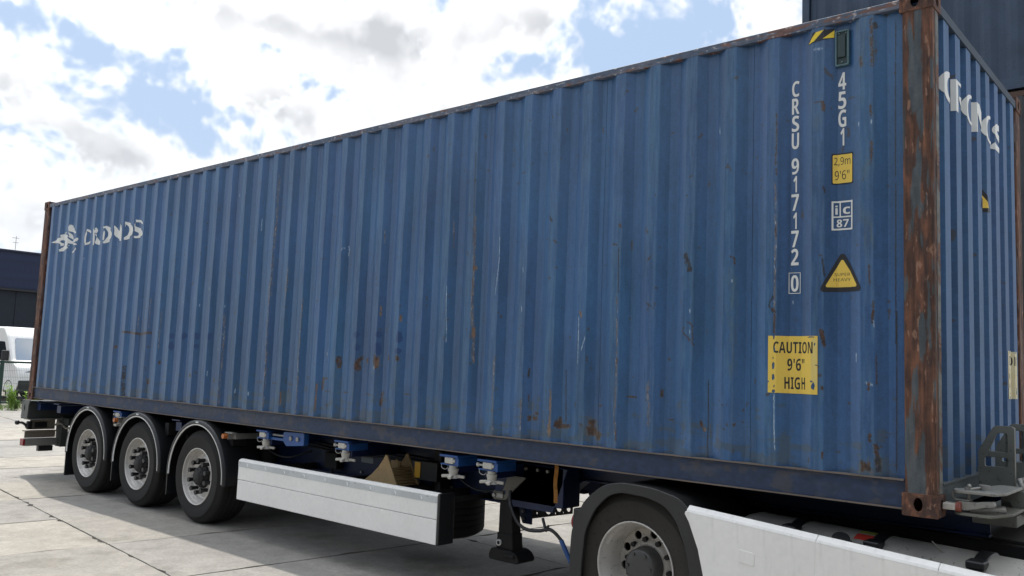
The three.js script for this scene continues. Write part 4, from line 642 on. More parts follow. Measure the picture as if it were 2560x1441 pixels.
tp('gooseneck_box', [bx(-3.45, -2.75, 0.72, 1.03, -0.64, -0.42, 0.01), plate([[-3.3, 0.68], [-2.85, 0.68], [-2.72, 1.02], [-3.3, 1.02]], 0.02).translate(0, 0, -0.44)], blueSteel);
// perforated bracket under the neck
tp('hole_bracket', [plate([[-3.27, 0.55], [-2.86, 0.645], [-2.86, 0.70], [-3.27, 0.70]], 0.008, [[-3.105, 0.652, 0.034, 0.045], [-2.995, 0.668, 0.026, 0.026], [-2.90, 0.675, 0.02, 0.02], [-3.19, 0.66, 0.008, 0.012], [-3.22, 0.60, 0.008, 0.01], [-3.03, 0.625, 0.006, 0.01], [-2.95, 0.642, 0.005, 0.008]]).translate(0, 0, -0.70)], blackSteel);
for (const x of [-12.0, -11.3, -9.42, -8.0, -6.22, -4.96, -3.63, -3.21]) tp('crossmember', [bx(x - 0.06, x + 0.06, 0.93, 1.028, -CW + 0.10, -0.10), bx(x - 0.09, x + 0.09, 1.046, 1.058, -CW + 0.06, -0.06)], blueSteel);
for (const x of [-11.6, -10.6, -7.3, -5.6, -4.3, -2.0, -1.0]) tp('cross_tube', [rod(V(x, 0.95, -0.70), V(x, 0.95, -1.74), 0.05, 12)], blueSteel);
tp('air_tank', [rod(V(-6.9, 0.72, -1.1), V(-5.9, 0.72, -1.1), 0.14, 20)], blackSteel); tp('air_tank', [rod(V(-6.9, 0.76, -1.42), V(-6.0, 0.76, -1.42), 0.13, 20)], blackSteel);
tp('valve_block', [bx(-5.95, -5.75, 0.70, 0.86, -0.68, -0.60, 0.01), rod(V(-5.84, 0.62, -0.62), V(-5.84, 0.70, -0.62), 0.012)], blackSteel); tp('air_coupling', [rod(V(-6.35, 0.69, -0.63), V(-6.25, 0.69, -0.63), 0.015)], galv);
tp('rating_plate', [bx(-5.475, -5.295, 0.795, 0.872, -0.6938, -0.6905)], mat([0.40, 0.42, 0.43], 0.4, 0.4, { map: canvasTex(180, 77, (g) => { g.fillStyle = '#b4b8ba'; g.fillRect(0, 0, 180, 77); g.fillStyle = '#7d8488'; const r = rng(4); for (let k = 0; k < 8; k++) g.fillRect(10, 9 + k * 8, 40 + r() * 110, 3); }) }), 'grey rating plate on the blue beam');
tp('stencil_frame', [bx(-6.05, -5.87, 0.776, 0.779, -0.6938, -0.691), bx(-6.05, -5.87, 0.796, 0.799, -0.6938, -0.691), bx(-6.05, -6.047, 0.779, 0.796, -0.6938, -0.691), bx(-5.873, -5.87, 0.779, 0.796, -0.6938, -0.691)], mat([0.35, 0.42, 0.55], 0.6));

for (const [y, z, r, a, b] of [[0.90, -0.665, 0.012, -9.4, -3.5], [0.93, -0.668, 0.009, -9.0, -3.3], [0.865, -0.672, 0.010, -6.6, -4.6]]) { const P = []; for (let x = a; x <= b; x += 0.35) P.push([x, y + 0.012 * Math.sin(x * 5.1 + z * 90), z + 0.008 * Math.sin(x * 3.3)]); tp('air_hose', [tube(P, r, P.length * 4, 6)], blackPlastic); }
for (let x = -6.3; x < -3.5; x += 0.42) tp('beam_bolt', [new THREE.CylinderGeometry(0.014, 0.014, 0.02, 6).rotateX(Math.PI / 2).translate(x, 0.70, -0.688)], galv);
for (const [x, y] of [[-3.36, 0.60], [-3.36, 0.66], [-3.36, 0.54], [-3.12, 0.99], [-3.0, 0.99], [-2.9, 0.99]]) tp('beam_bolt', [new THREE.CylinderGeometry(0.013, 0.013, 0.02, 6).rotateX(Math.PI / 2).translate(x, y, y > 0.9 ? -0.41 : -0.685)], galv);
tp('loop_hose', [tube([[-4.1, 0.92, -0.6], [-3.95, 0.80, -0.55], [-3.7, 0.74, -0.52], [-3.45, 0.80, -0.5], [-3.35, 0.95, -0.5]], 0.011, 40, 6)], blackPlastic); tp('loop_hose', [tube([[-6.8, 0.95, -0.5], [-6.7, 0.82, -0.45], [-6.45, 0.76, -0.5], [-6.2, 0.84, -0.62]], 0.012, 40, 6)], blackPlastic);

// twist locks: blue pocket, white lock housing with its spindle and wing nut
function twistLock(x, arm, small, label) {
  const g = tgroup('twist_lock', label); g.position.set(x + TX, 0, -0.05 + TZ);
  part(g, 'pocket', [bx(-0.10, 0.10, 1.052, 1.070, -0.22, 0.015, 0.004), bx(-0.10, 0.085, 0.985, 0.998, -0.22, 0.0, 0.004), bx(0.055, 0.10, 0.985, 1.052, -0.22, 0.0, 0.004), bx(-0.09, 0.06, 0.998, 1.052, -0.23, -0.10)], brightBlue);
  part(g, 'lock_housing', [bx(-0.045, 0.05, 1.000, 1.049, -0.09, 0.012, 0.006), bx(0.04, 0.065, 1.012, 1.036, -0.05, 0.008, 0.003)], whiteCast);
  if (arm) part(g, 'lock_pin', [rod(V(-0.045, 1.022, -0.02), V(-0.10, 1.024, -0.01), 0.009), new THREE.SphereGeometry(0.017, 12, 8).translate(-0.108, 1.024, -0.008)], whiteCast);
  part(g, 'spindle', [rod(V(0.012, 0.985, -0.04), V(0.012, 0.958, -0.04), 0.036, 18), rod(V(0.012, 0.96, -0.04), V(0.012, 0.905, -0.04), 0.046, 18, 0.032)], whiteCast);
  const arms = []; for (let k = 0; k < 4; k++) { const a = k * Math.PI / 2 + 0.45; const q = bx(0.02, 0.098, -0.011, 0.013, -0.014, 0.014, 0.007); q.rotateZ(-0.1).rotateY(a).translate(0.012, 0.905, -0.04); arms.push(q); }
  part(g, 'wing_nut', [...arms, rod(V(0.012, 0.922, -0.04), V(0.012, 0.886, -0.04), 0.03, 16, 0.05)], whiteCast);
  part(g, 'wire_clip', [tube([[-0.085, 0.99, 0.0], [-0.075, 0.965, 0.008], [-0.04, 0.952, 0.0], [-0.02, 0.968, -0.01]], 0.0035, 16, 6)], galv);
}
twistLock(-6.245, false, false, 'white twist lock in a blue pocket beside the round mudguards'); twistLock(-4.985, true, false, 'white twist lock above the arrow strip'); twistLock(-3.62, false, false, 'white twist lock above the end of the side guard'); twistLock(-3.205, true, false, 'white twist lock above the landing leg'); twistLock(-9.41, true, false, 'white twist lock between two mudguards');
// the sliding bracket next to the second pocket
tp('slide_bracket', [plate(rounded([[-5.93, 1.075], [-5.60, 1.085], [-5.60, 0.97], [-5.88, 0.945], [-5.935, 0.99]], 0.015, 3), 0.05, [], 0.004).translate(0, 0, -0.13), bx(-6.15, -5.92, 0.985, 1.01, -0.11, -0.075, 0.004)], brightBlue);
tp('slide_pin', [rod(V(-6.12, 1.035, -0.09), V(-5.92, 1.035, -0.09), 0.011)], galv); for (const x of [-5.80, -5.69]) tp('bolt', [new THREE.CylinderGeometry(0.022, 0.022, 0.015, 6).rotateX(Math.PI / 2).translate(x, 1.022, -0.070)], galv);

// side guard: two white planks, arrow strip, black end cap
tp('guard_plank', [bx(-6.535, -3.668, 0.560, 0.742, -0.028, 0.018, 0.004)], whitePaint, 'upper white plank of the side guard');
tp('guard_plank', [bx(-6.535, -3.668, 0.362, 0.5565, -0.028, 0.018, 0.004)], whitePaint, 'lower white plank of the side guard');
{ const l = plate([[0.018, 0.7425], [0.014, 0.752], [-0.01, 0.764], [-0.028, 0.764], [-0.028, 0.7425]], 2.867).rotateY(-Math.PI / 2).scale(1, 1, 1); l.translate(-3.668, 0, 0); const P = l.attributes.position; tp('guard_lip', [l], whitePaint); }
tp('arrow_strip', [bx(-6.533, -3.670, 0.688, 0.738, 0.0182, 0.0206)], gm([0.70, 0.76, 0.82], 0.45), 'grey reflective strip along the guard');
for (let k = 0; k < 9; k++) { const x = -6.37 + k * 0.315; tp('arrow_mark', [plate([[x - 0.012, 0.728], [x, 0.728], [x + 0.014, 0.708], [x + 0.006, 0.697], [x - 0.002, 0.706]], 0.0015).translate(0, 0, 0.0212)], mat([0.74, 0.76, 0.78], 0.4)); }
tp('guard_end_cap', [bx(-3.667, -3.64, 0.360, 0.762, -0.155, 0.016, 0.006)], blackPlastic, 'black end cap of the white side guard');
for (const x of [-6.2, -5.1, -4.0]) tp('guard_bracket', [bx(x - 0.03, x + 0.03, 0.42, 0.70, -0.06, -0.030), bx(x - 0.025, x + 0.025, 0.66, 0.72, -0.68, -0.06)], blackSteel);
tp('carrier_frame', [bx(-3.78, -3.72, 0.665, 0.70, -1.3, -0.10), bx(-4.32, -4.26, 0.60, 1.02, -0.66, -0.56, 0.008), bx(-4.20, -4.16, 0.58, 1.02, -0.62, -0.50), bx(-4.36, -4.12, 0.78, 0.93, -0.60, -0.46, 0.01), bx(-4.8, -4.3, 0.665, 0.695, -0.62, -0.36)], blackSteel);
tp('warning_label', [bx(-4.395, -4.325, 0.785, 0.92, -0.41, -0.405)], mat([1, 1, 1], 0.5, 0, { map: canvasTex(64, 124, (g) => { g.fillStyle = '#c99a1e'; g.fillRect(0, 0, 64, 124); g.fillStyle = '#26221a'; for (const y of [22, 50, 78, 100]) g.fillRect(20, y, 22, 5); }) }), 'yellow warning label on the spare wheel carrier');
tp('label_panel', [bx(-4.40, -4.12, 0.77, 0.93, -0.46, -0.411)], blackSteel);

// landing legs, bracket, crank
for (const s of [0, 1]) {
  const z = s ? -1.89 : -0.55, g = tgroup('landing_leg', s ? null : 'black landing leg with wide foot, wound up'); g.position.set(-3.345 + TX, 0, z + TZ);
  part(g, 'outer_tube', [plate(rounded([[-0.085, 0.98], [0.012, 0.98], [0.016, 0.66], [0.034, 0.60], [0.048, 0.44], [-0.092, 0.44]], 0.01, 2), 0.10, [], 0.006).translate(0, 0, -0.03)], blackSteel); part(g, 'inner_tube', [plate([[-0.100, 0.325], [0.064, 0.325], [0.054, 0.438], [-0.095, 0.438]], 0.12, [], 0.006).translate(0, 0, -0.04)], blackSteel);
  const ft = plate(rounded([[-0.155, 0.262], [-0.13, 0.315], [0.07, 0.315], [0.125, 0.295], [0.155, 0.25], [0.14, 0.232], [-0.15, 0.232]], 0.02, 3), 0.20, [], 0.006).translate(0, 0, -0.09); part(g, 'foot', [ft, bx(-0.085, 0.06, 0.30, 0.35, -0.06, 0.085, 0.01), bx(0.02, 0.12, 0.265, 0.30, 0.10, 0.13, 0.01)], blackSteel);
  part(g, 'pivot_cap', [new THREE.CylinderGeometry(0.026, 0.026, 0.02, 20).rotateX(Math.PI / 2).translate(-0.07, 0.365, 0.09)], mat([0.6, 0.6, 0.58], 0.4)); part(g, 'pivot_hub', [new THREE.CylinderGeometry(0.014, 0.014, 0.026, 16).rotateX(Math.PI / 2).translate(-0.07, 0.365, 0.09)], blackSteel);
  if (!s) part(g, 'data_sticker', [bx(-0.076, -0.005, 0.575, 0.70, 0.0705, 0.0725)], mat([1, 1, 1], 0.5, 0, { map: canvasTex(72, 125, (g) => { g.fillStyle = '#4d6ea8'; g.fillRect(0, 0, 72, 125); g.fillStyle = '#b9c8de'; for (const y of [10, 26, 44, 62, 70, 84, 104]) g.fillRect(6 + (y % 3) * 6, y, 48 - (y % 5) * 5, 6); g.fillStyle = '#20407e'; g.fillRect(8, 90, 54, 10); }) }), 'blue sticker on the landing leg');
}
tp('leg_brace', [plate(rounded([[-3.355, 0.80], [-3.255, 0.80], [-3.205, 0.935], [-3.03, 0.935], [-3.18, 0.80], [-3.22, 0.745], [-3.35, 0.735]], 0.012, 3), 0.012, [[-3.20, 0.905, 0.02], [-3.215, 0.855, 0.02], [-3.24, 0.80, 0.018]], 0.003).translate(0, 0, -0.31)], gm([0.17, 0.17, 0.155], 0.6), 'grey steel brace with three holes');
tp('brace_latch', [bx(-3.325, -3.245, 0.752, 0.788, -0.295, -0.285, 0.004), rod(V(-3.33, 0.77, -0.29), V(-3.33, 0.77, -0.27), 0.016, 14)], galv);
tp('landing_leg_crank', [tube([[-3.13, 0.83, -0.24], [-3.10, 0.74, -0.21], [-3.01, 0.61, -0.20], [-2.93, 0.572, -0.20], [-2.80, 0.578, -0.20], [-2.70, 0.602, -0.20], [-2.64, 0.578, -0.20], [-2.59, 0.54, -0.20]], 0.0135, 60, 8), rod(V(-2.785, 0.67, -0.22), V(-2.735, 0.585, -0.20), 0.011), rod(V(-2.735, 0.585, -0.2), V(-2.705, 0.63, -0.19), 0.009)], blackPlastic);
tp('crank_grip', [rod(V(-2.592, 0.541, -0.2), V(-2.50, 0.40, -0.2), 0.017, 12)], gm([0.03, 0.13, 0.45], 0.5), 'blue grip at the end of the crank');

// rear bolster, underrun bar and lights
const greySteel = gm([0.055, 0.065, 0.065], 0.6);
tp('rear_bolster', [bx(-12.33, -12.12, 0.80, 1.052, -CW + 0.01, -0.01, 0.008), bx(-12.36, -12.30, 0.79, 1.06, -0.12, 0.0, 0.01)], greySteel);
tp('bolster_end', [plate(rounded([[-12.35, 0.80], [-12.12, 0.80], [-12.10, 1.0], [-12.06, 1.062], [-12.22, 1.066], [-12.33, 1.02]], 0.012, 3), 0.012, [[-12.235, 0.95, 0.022, 0.05]]).translate(0, 0, -0.008)], gm([0.16, 0.18, 0.17], 0.6));
tp('bolster_plate', [bx(-12.30, -12.10, 0.782, 0.797, -CW + 0.04, -0.02)], galv);
tp('plate_light_bar', [bx(-12.34, -12.20, 0.605, 0.62, -0.45, -0.03), bx(-12.25, -12.235, 0.515, 0.605, -0.45, -0.03)], gm([0.30, 0.27, 0.24], 0.6));
tp('underrun_bar', [bx(-12.30, -12.20, 0.400, 0.508, -CW + 0.03, -0.03, 0.006)], galv, 'pale steel rear underrun bar');
tp('tail_lamp', [bx(-12.31, -12.19, 0.405, 0.503, -0.03, 0.0, 0.006)], redLens); tp('lamp_box', [bx(-12.28, -12.20, 0.318, 0.396, -0.42, -0.22, 0.006)], blackPlastic);
tp('lamp_arm', [tube([[-12.3, 0.735, 0.06], [-12.28, 0.73, 0.0], [-12.27, 0.70, -0.04], [-12.26, 0.66, -0.06]], 0.018, 16, 8), bx(-12.28, -12.22, 0.635, 0.755, -0.12, -0.05, 0.015), new THREE.SphereGeometry(0.035, 12, 8).translate(-12.3, 0.735, 0.06)], blackPlastic);
tp('number_plate_board', [bx(-12.30, -12.27, 0.63, 0.77, -0.45, -0.11)], gm([0.30, 0.28, 0.26], 0.7)); tp('reflector', [bx(-12.268, -12.25, 0.655, 0.735, -0.33, -0.16, 0.03)], blackPlastic);
for (const z of [-0.52, -1.92]) tp('bumper_bracket', [bx(-12.28, -12.08, 0.38, 0.82, z - 0.05, z + 0.05, 0.01), bx(-12.22, -11.9, 0.70, 0.80, z - 0.03, z + 0.03)], greySteel);
tp('hose_bundle', [tube([[-12.18, 0.70, -0.42], [-12.1, 0.72, -0.47], [-12.0, 0.66, -0.5], [-11.8, 0.7, -0.6], [-11.4, 0.75, -0.66]], 0.016, 24, 6), new THREE.SphereGeometry(0.03, 10, 8).translate(-12.15, 0.735, -0.45)], gm([0.35, 0.34, 0.31], 0.6));
for (const [x, z] of [[-6.875, -0.03], [-9.37, -0.03]]) { const m = tp('marker_lamp', [new THREE.CylinderGeometry(0.026, 0.028, 0.05, 16).rotateX(Math.PI / 2).translate(x, 0.962, z + 0.02)], amber); tp('lamp_bracket', [bx(x - 0.02, x + 0.12, 0.995, 1.005, z - 0.05, z + 0.01), bx(x + 0.02, x + 0.03, 0.93, 0.995, z - 0.05, z), bx(x - 0.02, x + 0.1, 0.935, 0.99, z - 0.55, z - 0.05)], galv); }

// front bolster: pin lock at the corner, perforated guide plates
const flat = (pts, d, bev = 0) => plate(pts.map(([x, z]) => [x, -z]), d, [], bev).rotateX(-Math.PI / 2);   // outline in x,z, extruded upwards
const lockGrey = gm([0.36, 0.37, 0.36], 0.5, 0.25);
tp('front_bolster', [bx(0.17, 0.30, 1.08, 1.20, -CW + 0.3, -0.62, 0.006), bx(0.06, 0.28, 1.02, 1.08, -CW + 0.2, -0.45, 0.006), plate([[0.19, 1.20], [0.30, 1.20], [0.30, 1.06], [0.24, 1.10], [0.22, 1.14], [0.19, 1.14]], 0.012).translate(0, 0, -0.60)], gm([0.20, 0.22, 0.21], 0.6));
tp('lock_plate', [flat(rounded([[0.035, -0.16], [0.06, -0.11], [0.24, -0.11], [0.275, -0.20], [0.28, -0.62], [0.17, -0.62], [0.10, -0.30], [0.04, -0.22]], 0.02, 4), 0.010, 0.002).translate(0, 1.212, 0)], lockGrey, 'flat grey top plate of the corner lock');
tp('lock_base', [flat(rounded([[0.04, -0.16], [0.07, -0.11], [0.22, -0.11], [0.29, -0.30], [0.29, -0.60], [0.10, -0.60], [0.04, -0.24]], 0.02, 4), 0.010, 0.002).translate(0, 1.098, 0)], gm([0.22, 0.23, 0.21], 0.6));
tp('lock_clevis', [(() => { const g = new THREE.TorusGeometry(0.022, 0.008, 8, 16, Math.PI); g.rotateZ(Math.PI / 2).translate(0.052, 1.194, -0.17); return g; })(), bx(0.05, 0.12, 1.168, 1.178, -0.21, -0.13, 0.004)], lockGrey);
tp('lock_pin_block', [bx(0.003, 0.062, 1.122, 1.156, -0.15, -0.07, 0.005)], gm([0.62, 0.61, 0.58], 0.5)); tp('pin_collar', [rod(V(0.062, 1.139, -0.11), V(0.085, 1.139, -0.11), 0.026, 14)], gm([0.35, 0.10, 0.08], 0.6));
tp('lock_lever', [plate(rounded([[0.05, 1.13], [0.07, 1.165], [0.15, 1.165], [0.18, 1.172], [0.23, 1.178], [0.235, 1.155], [0.19, 1.150], [0.16, 1.138], [0.10, 1.125]], 0.006, 2), 0.05, [], 0.003).translate(0, 0, -0.17)], lockGrey);
tp('lock_spring', [rod(V(0.10, 1.11, -0.2), V(0.25, 1.125, -0.3), 0.022, 10), rod(V(0.11, 1.12, -0.15), V(0.11, 1.225, -0.17), 0.008, 8), new THREE.SphereGeometry(0.012, 8, 6).translate(0.11, 1.245, -0.17), rod(V(0.11, 1.228, -0.17), V(0.15, 1.236, -0.22), 0.007, 8), rod(V(0.10, 1.215, -0.17), V(0.10, 1.24, -0.17), 0.012, 8)], galv);
tp('lock_bolt', [new THREE.CylinderGeometry(0.030, 0.030, 0.026, 6).translate(0.165, 1.237, -0.25), new THREE.CylinderGeometry(0.036, 0.036, 0.004, 16).translate(0.165, 1.222, -0.25)], galv);
for (const [z, l] of [[-0.75, 'grey perforated guide plate beside the front wall'], [-1.22, null]]) tp('guide_plate', [plate(rounded([[0.035, 1.20], [0.22, 1.20], [0.22, 1.548], [0.12, 1.548], [0.035, 1.40]], 0.018, 4), 0.02, [rounded([[0.065, 1.31], [0.187, 1.315], [0.187, 1.37], [0.065, 1.37]], 0.014, 4), rounded([[0.085, 1.40], [0.187, 1.395], [0.187, 1.51], [0.133, 1.51]], 0.016, 4)], 0.002).translate(0, 0, z - 0.01), bx(0.17, 0.215, 1.20, 1.54, z - 0.06, z - 0.012)], gm([0.19, 0.21, 0.20], 0.6), l);
tp('neck_pipe', [tube([[0.25, 1.26, -0.68], [0.27, 1.22, -0.66], [0.28, 1.14, -0.7], [0.27, 1.05, -0.9]], 0.014, 16, 6), bx(0.24, 0.34, 1.235, 1.262, -0.95, -0.70, 0.012)], galv);

// ---------- loose things carried on the trailer ----------
{ const s = thing('spare_wheel', 'black spare wheel lying flat in its carrier behind the side guard', 'wheel', [-4.67, 0.225, -0.93]); const t = tyreGeo(TR, 0.37, 0.292, 5); t.rotateX(-Math.PI / 2).translate(0, 0.37, 0); part(s, 'tyre', [t], rubber); const r = lathe([[0.30, -0.02], [0.28, -0.05], [0.25, -0.14], [0.2, -0.14], [0.12, -0.12], [0.0001, -0.12]], 32); r.rotateX(-Math.PI / 2).translate(0, 0.37, 0); part(s, 'rim', [r], silver); }
{ const c = thing('wheel_chock', 'tan ribbed wheel chock clipped beside the blue beam', 'wheel chock', [-4.60, 0.705, -0.36]); const tan = gm([0.74, 0.53, 0.27], 0.6);
  part(c, 'back_web', [plate([[-0.04, 0.02], [0.10, 0.02], [0.045, 0.12], [0.02, 0.10], [0.0, 0.20], [-0.03, 0.22]], 0.012).translate(0, 0, -0.04), plate([[-0.10, 0.02], [0.06, 0.02], [0.03, 0.14], [-0.02, 0.16]], 0.012).translate(0, 0, -0.10)], tan); const o = [[-0.34, 0.0], [-0.30, 0.012], [-0.20, 0.07], [-0.11, 0.145], [-0.05, 0.215], [-0.02, 0.262], [0.0, 0.255], [0.15, 0.0]]; part(c, 'cheek', [plate(o, 0.014, [], 0.002).translate(0, 0, 0.09)], tan); part(c, 'cheek', [plate(o, 0.014, [], 0.002).translate(0, 0, -0.16)], tan);
  for (let k = 4; k < 10; k++) { const t = k / 10; part(c, 'rib', [bx(lerp(0.0, 0.140, t) - 0.022, lerp(0.0, 0.140, t) - 0.004, lerp(0.225, 0.0, t), lerp(0.225, 0.0, t) + 0.014, -0.145, 0.088)], tan); }
  part(c, 'web', [bx(-0.10, 0.02, 0.02, 0.20, -0.05, -0.035), bx(-0.30, 0.14, 0.0, 0.012, -0.145, 0.088)], tan); }
{ const s = thing('lashing_strap', 'orange webbing strap hanging between the container and gooseneck', 'strap', [-2.58, 0.80, -0.10]); const pts = [[0.008, 0.30], [0.005, 0.25], [-0.025, 0.205], [-0.045, 0.17], [-0.038, 0.13], [-0.005, 0.10], [0.008, 0.07], [0.010, 0.02]]; const cv = new THREE.CatmullRomCurve3(pts.map((p) => V(p[0], p[1], 0))), P = cv.getPoints(40), pos = [], k = 0.014; for (let i = 0; i < 40; i++) { const a = P[i], b = P[i + 1]; const q = [[a.x, a.y, k], [a.x, a.y, -k], [b.x, b.y, -k], [b.x, b.y, k]]; for (const off of [0, 0.003]) for (const n of off ? [0, 2, 1, 0, 3, 2] : [0, 1, 2, 0, 2, 3]) pos.push(q[n][0] + off, q[n][1], q[n][2]); }
  const g = new THREE.BufferGeometry(); g.setAttribute('position', new THREE.Float32BufferAttribute(pos, 3)); g.computeVertexNormals(); g.rotateY(-0.8); part(s, 'webbing', [g], gm([0.52, 0.24, 0.05], 0.8)); }

// ---------- the tractor unit ----------
const truck = thing('tractor_truck', 'white tractor truck with dark grey mudguards coupled under the container front', 'truck', [-1.80, 0, -1.22]); truck.rotation.set(0, -0.045, -0.03);
const kp = (name, geos, m, label, par = truck) => part(par, name, geos, m, label);
const guardGrey = mat([0.026, 0.028, 0.031], 0.5, 0, { map: grimeMap });
function driveWheel(z, flip) {
  const w = new THREE.Group(); w.name = 'wheel'; w.position.set(0, 0.502, z); if (flip) w.rotation.y = Math.PI; truck.add(w); const R = 0.498;
  part(w, 'tyre', [tyreGeo(R, 0.295, 0.292, 5)], rubberDusty, 'dusty outer drive tyre');
  const lug = join([bx(-0.045, 0.045, -0.006, 0.006, -0.008, 0.008)]); const lugs = []; for (let k = 0; k < 60; k++) for (const s of [0, 1]) { const g = lug.clone(); g.rotateY(Math.PI / 2).translate(0, R + 0.002, -0.045 - s * 0.2).rotateZ(k * Math.PI / 30 + s * 0.04); lugs.push(g); } part(w, 'tread_blocks', lugs, rubber).userData.kind = 'stuff';
  part(w, 'tyre', [tyreGeo(R, 0.295, 0.292, 5).translate(0, 0, -0.33)], rubber);
  part(w, 'rim', [lathe([[0.298, -0.02], [0.302, 0.004], [0.296, 0.010], [0.288, 0.0], [0.284, -0.03], [0.270, -0.045], [0.262, -0.085], [0.250, -0.10], [0.245, -0.165], [0.236, -0.18], [0.236, -0.20], [0.30, -0.3]], 64)], silver);
  const hs = []; for (let k = 0; k < 10; k++) hs.push([Math.cos(k * 0.6283 + 0.2) * 0.204, Math.sin(k * 0.6283 + 0.2) * 0.204, 0.030, 0.030]);
  const c = []; for (let k = 0; k < 56; k++) c.push([Math.cos(k / 56 * 6.28319) * 0.238, Math.sin(k / 56 * 6.28319) * 0.238]);
  part(w, 'wheel_disc', [plate(c, 0.012, hs, 0.002).translate(0, 0, -0.185), lathe([[0.168, -0.172], [0.150, -0.150], [0.13, -0.145], [0.12, -0.16]], 40)], gm([0.58, 0.57, 0.55], 0.45, 0.2));
  part(w, 'brake_drum', [lathe([[0.0001, -0.25], [0.12, -0.25], [0.20, -0.262], [0.212, -0.285], [0.212, -0.46], [0.0001, -0.46]], 32)], gm([0.10, 0.075, 0.06], 0.85));
  part(w, 'hub', [lathe([[0.128, -0.17], [0.126, -0.12], [0.118, -0.10], [0.118, -0.06], [0.10, -0.05], [0.06, -0.046], [0.0001, -0.045]], 28), ...[0, 1, 2, 3, 4, 5].map((k) => new THREE.CylinderGeometry(0.011, 0.011, 0.016, 6).rotateX(Math.PI / 2).translate(Math.cos(k * 1.047) * 0.09, Math.sin(k * 1.047) * 0.09, -0.046))], gm([0.085, 0.087, 0.09], 0.45));
  for (let k = 0; k < 10; k++) { const a = k * 0.6283 + 0.5; part(w, 'wheel_nut', [new THREE.CylinderGeometry(0.017, 0.019, 0.03, 6).rotateX(Math.PI / 2).translate(Math.cos(a) * 0.1675, Math.sin(a) * 0.1675, -0.155)], blackSteel); }
}
driveWheel(1.215, false); driveWheel(-1.215, true);
{ // mudguard: a flanged band over the wheel with a shell going inwards
  const O = rounded([[-0.47, 0.22], [-0.50, 0.45], [-0.495, 0.68], [-0.40, 0.88], [-0.25, 1.005], [-0.10, 1.045], [0.15, 1.045], [0.36, 1.01], [0.45, 0.92], [0.525, 0.74], [0.56, 0.55], [0.575, 0.22]], 0.06, 3);
  const I = rounded([[0.46, 0.22], [0.45, 0.55], [0.41, 0.72], [0.33, 0.88], [0.24, 0.955], [0.10, 0.985], [-0.10, 0.985], [-0.20, 0.95], [-0.31, 0.84], [-0.385, 0.68], [-0.40, 0.45], [-0.40, 0.22]], 0.05, 3);
  for (const s of [1, -1]) {
    const ring = [...O, ...I]; const g = new THREE.Group(); g.name = 'mudguard'; if (s > 0) g.userData.label = 'dark grey mudguard over the drive wheel'; truck.add(g); g.position.z = s * 1.265; if (s < 0) g.rotation.y = Math.PI;
    part(g, 'flange', [plate(ring, 0.014, [], 0.004).translate(0, 0, -0.010)], guardGrey);
    const inner = O.map(([x, y]) => [x * 0.97, y * 0.985]); part(g, 'shell', [plate([...O, ...inner.slice().reverse()], 0.62).translate(0, 0, -0.635)], guardGrey);
  }
}
// side skirt in three panels with a rolled top edge
{ const top = (x) => 0.948 - 0.034 * (x - 0.40), cuts = [0.41, 1.245, 1.875, 2.75];
  for (let k = 0; k < 3; k++) { const a = cuts[k] + (k ? 0.0016 : 0), b = cuts[k + 1] - 0.0016; const o = k ? [[a, 0.24], [b, 0.24], [b, top(b)], [a, top(a)]] : [[0.625, 0.24], [b, 0.24], [b, top(b)], [0.418, top(0.41)], [0.414, 0.935], [0.445, 0.89], [0.515, 0.74], [0.57, 0.55]];
    kp('side_skirt', [plate(o, 0.012, [], 0.002).translate(0, 0, 1.292)], whitePaint, ['white side skirt panel behind the drive wheel', 'white side skirt panel below the fuel tank', 'white side skirt panel towards the cab'][k]);
    const lp = plate([[1.3065, 0.0005], [1.300, 0.014], [1.272, 0.036], [1.262, 0.036], [1.262, 0.0005]], b - Math.max(a, 0.425)).rotateY(-Math.PI / 2); lp.translate(b, 0, 0); const P = lp.attributes.position; for (let i = 0; i < P.count; i++) P.setY(i, P.getY(i) + top(P.getX(i)) + 0.002); lp.computeVertexNormals(); kp('skirt_lip', [lp], whitePaint); }
  kp('side_skirt', [plate([[0.625, 0.24], [2.75, 0.24], [2.75, 0.87], [0.42, 0.948], [0.57, 0.55]], 0.012).translate(0, 0, -1.304)], whitePaint);
  kp('fuel_flap', [plate(rounded([[0.785, 0.722], [0.885, 0.715], [0.885, 0.785], [0.785, 0.795]], 0.01, 3), 0.003, [], 0.001).translate(0, 0, 1.305)], whitePaint); }
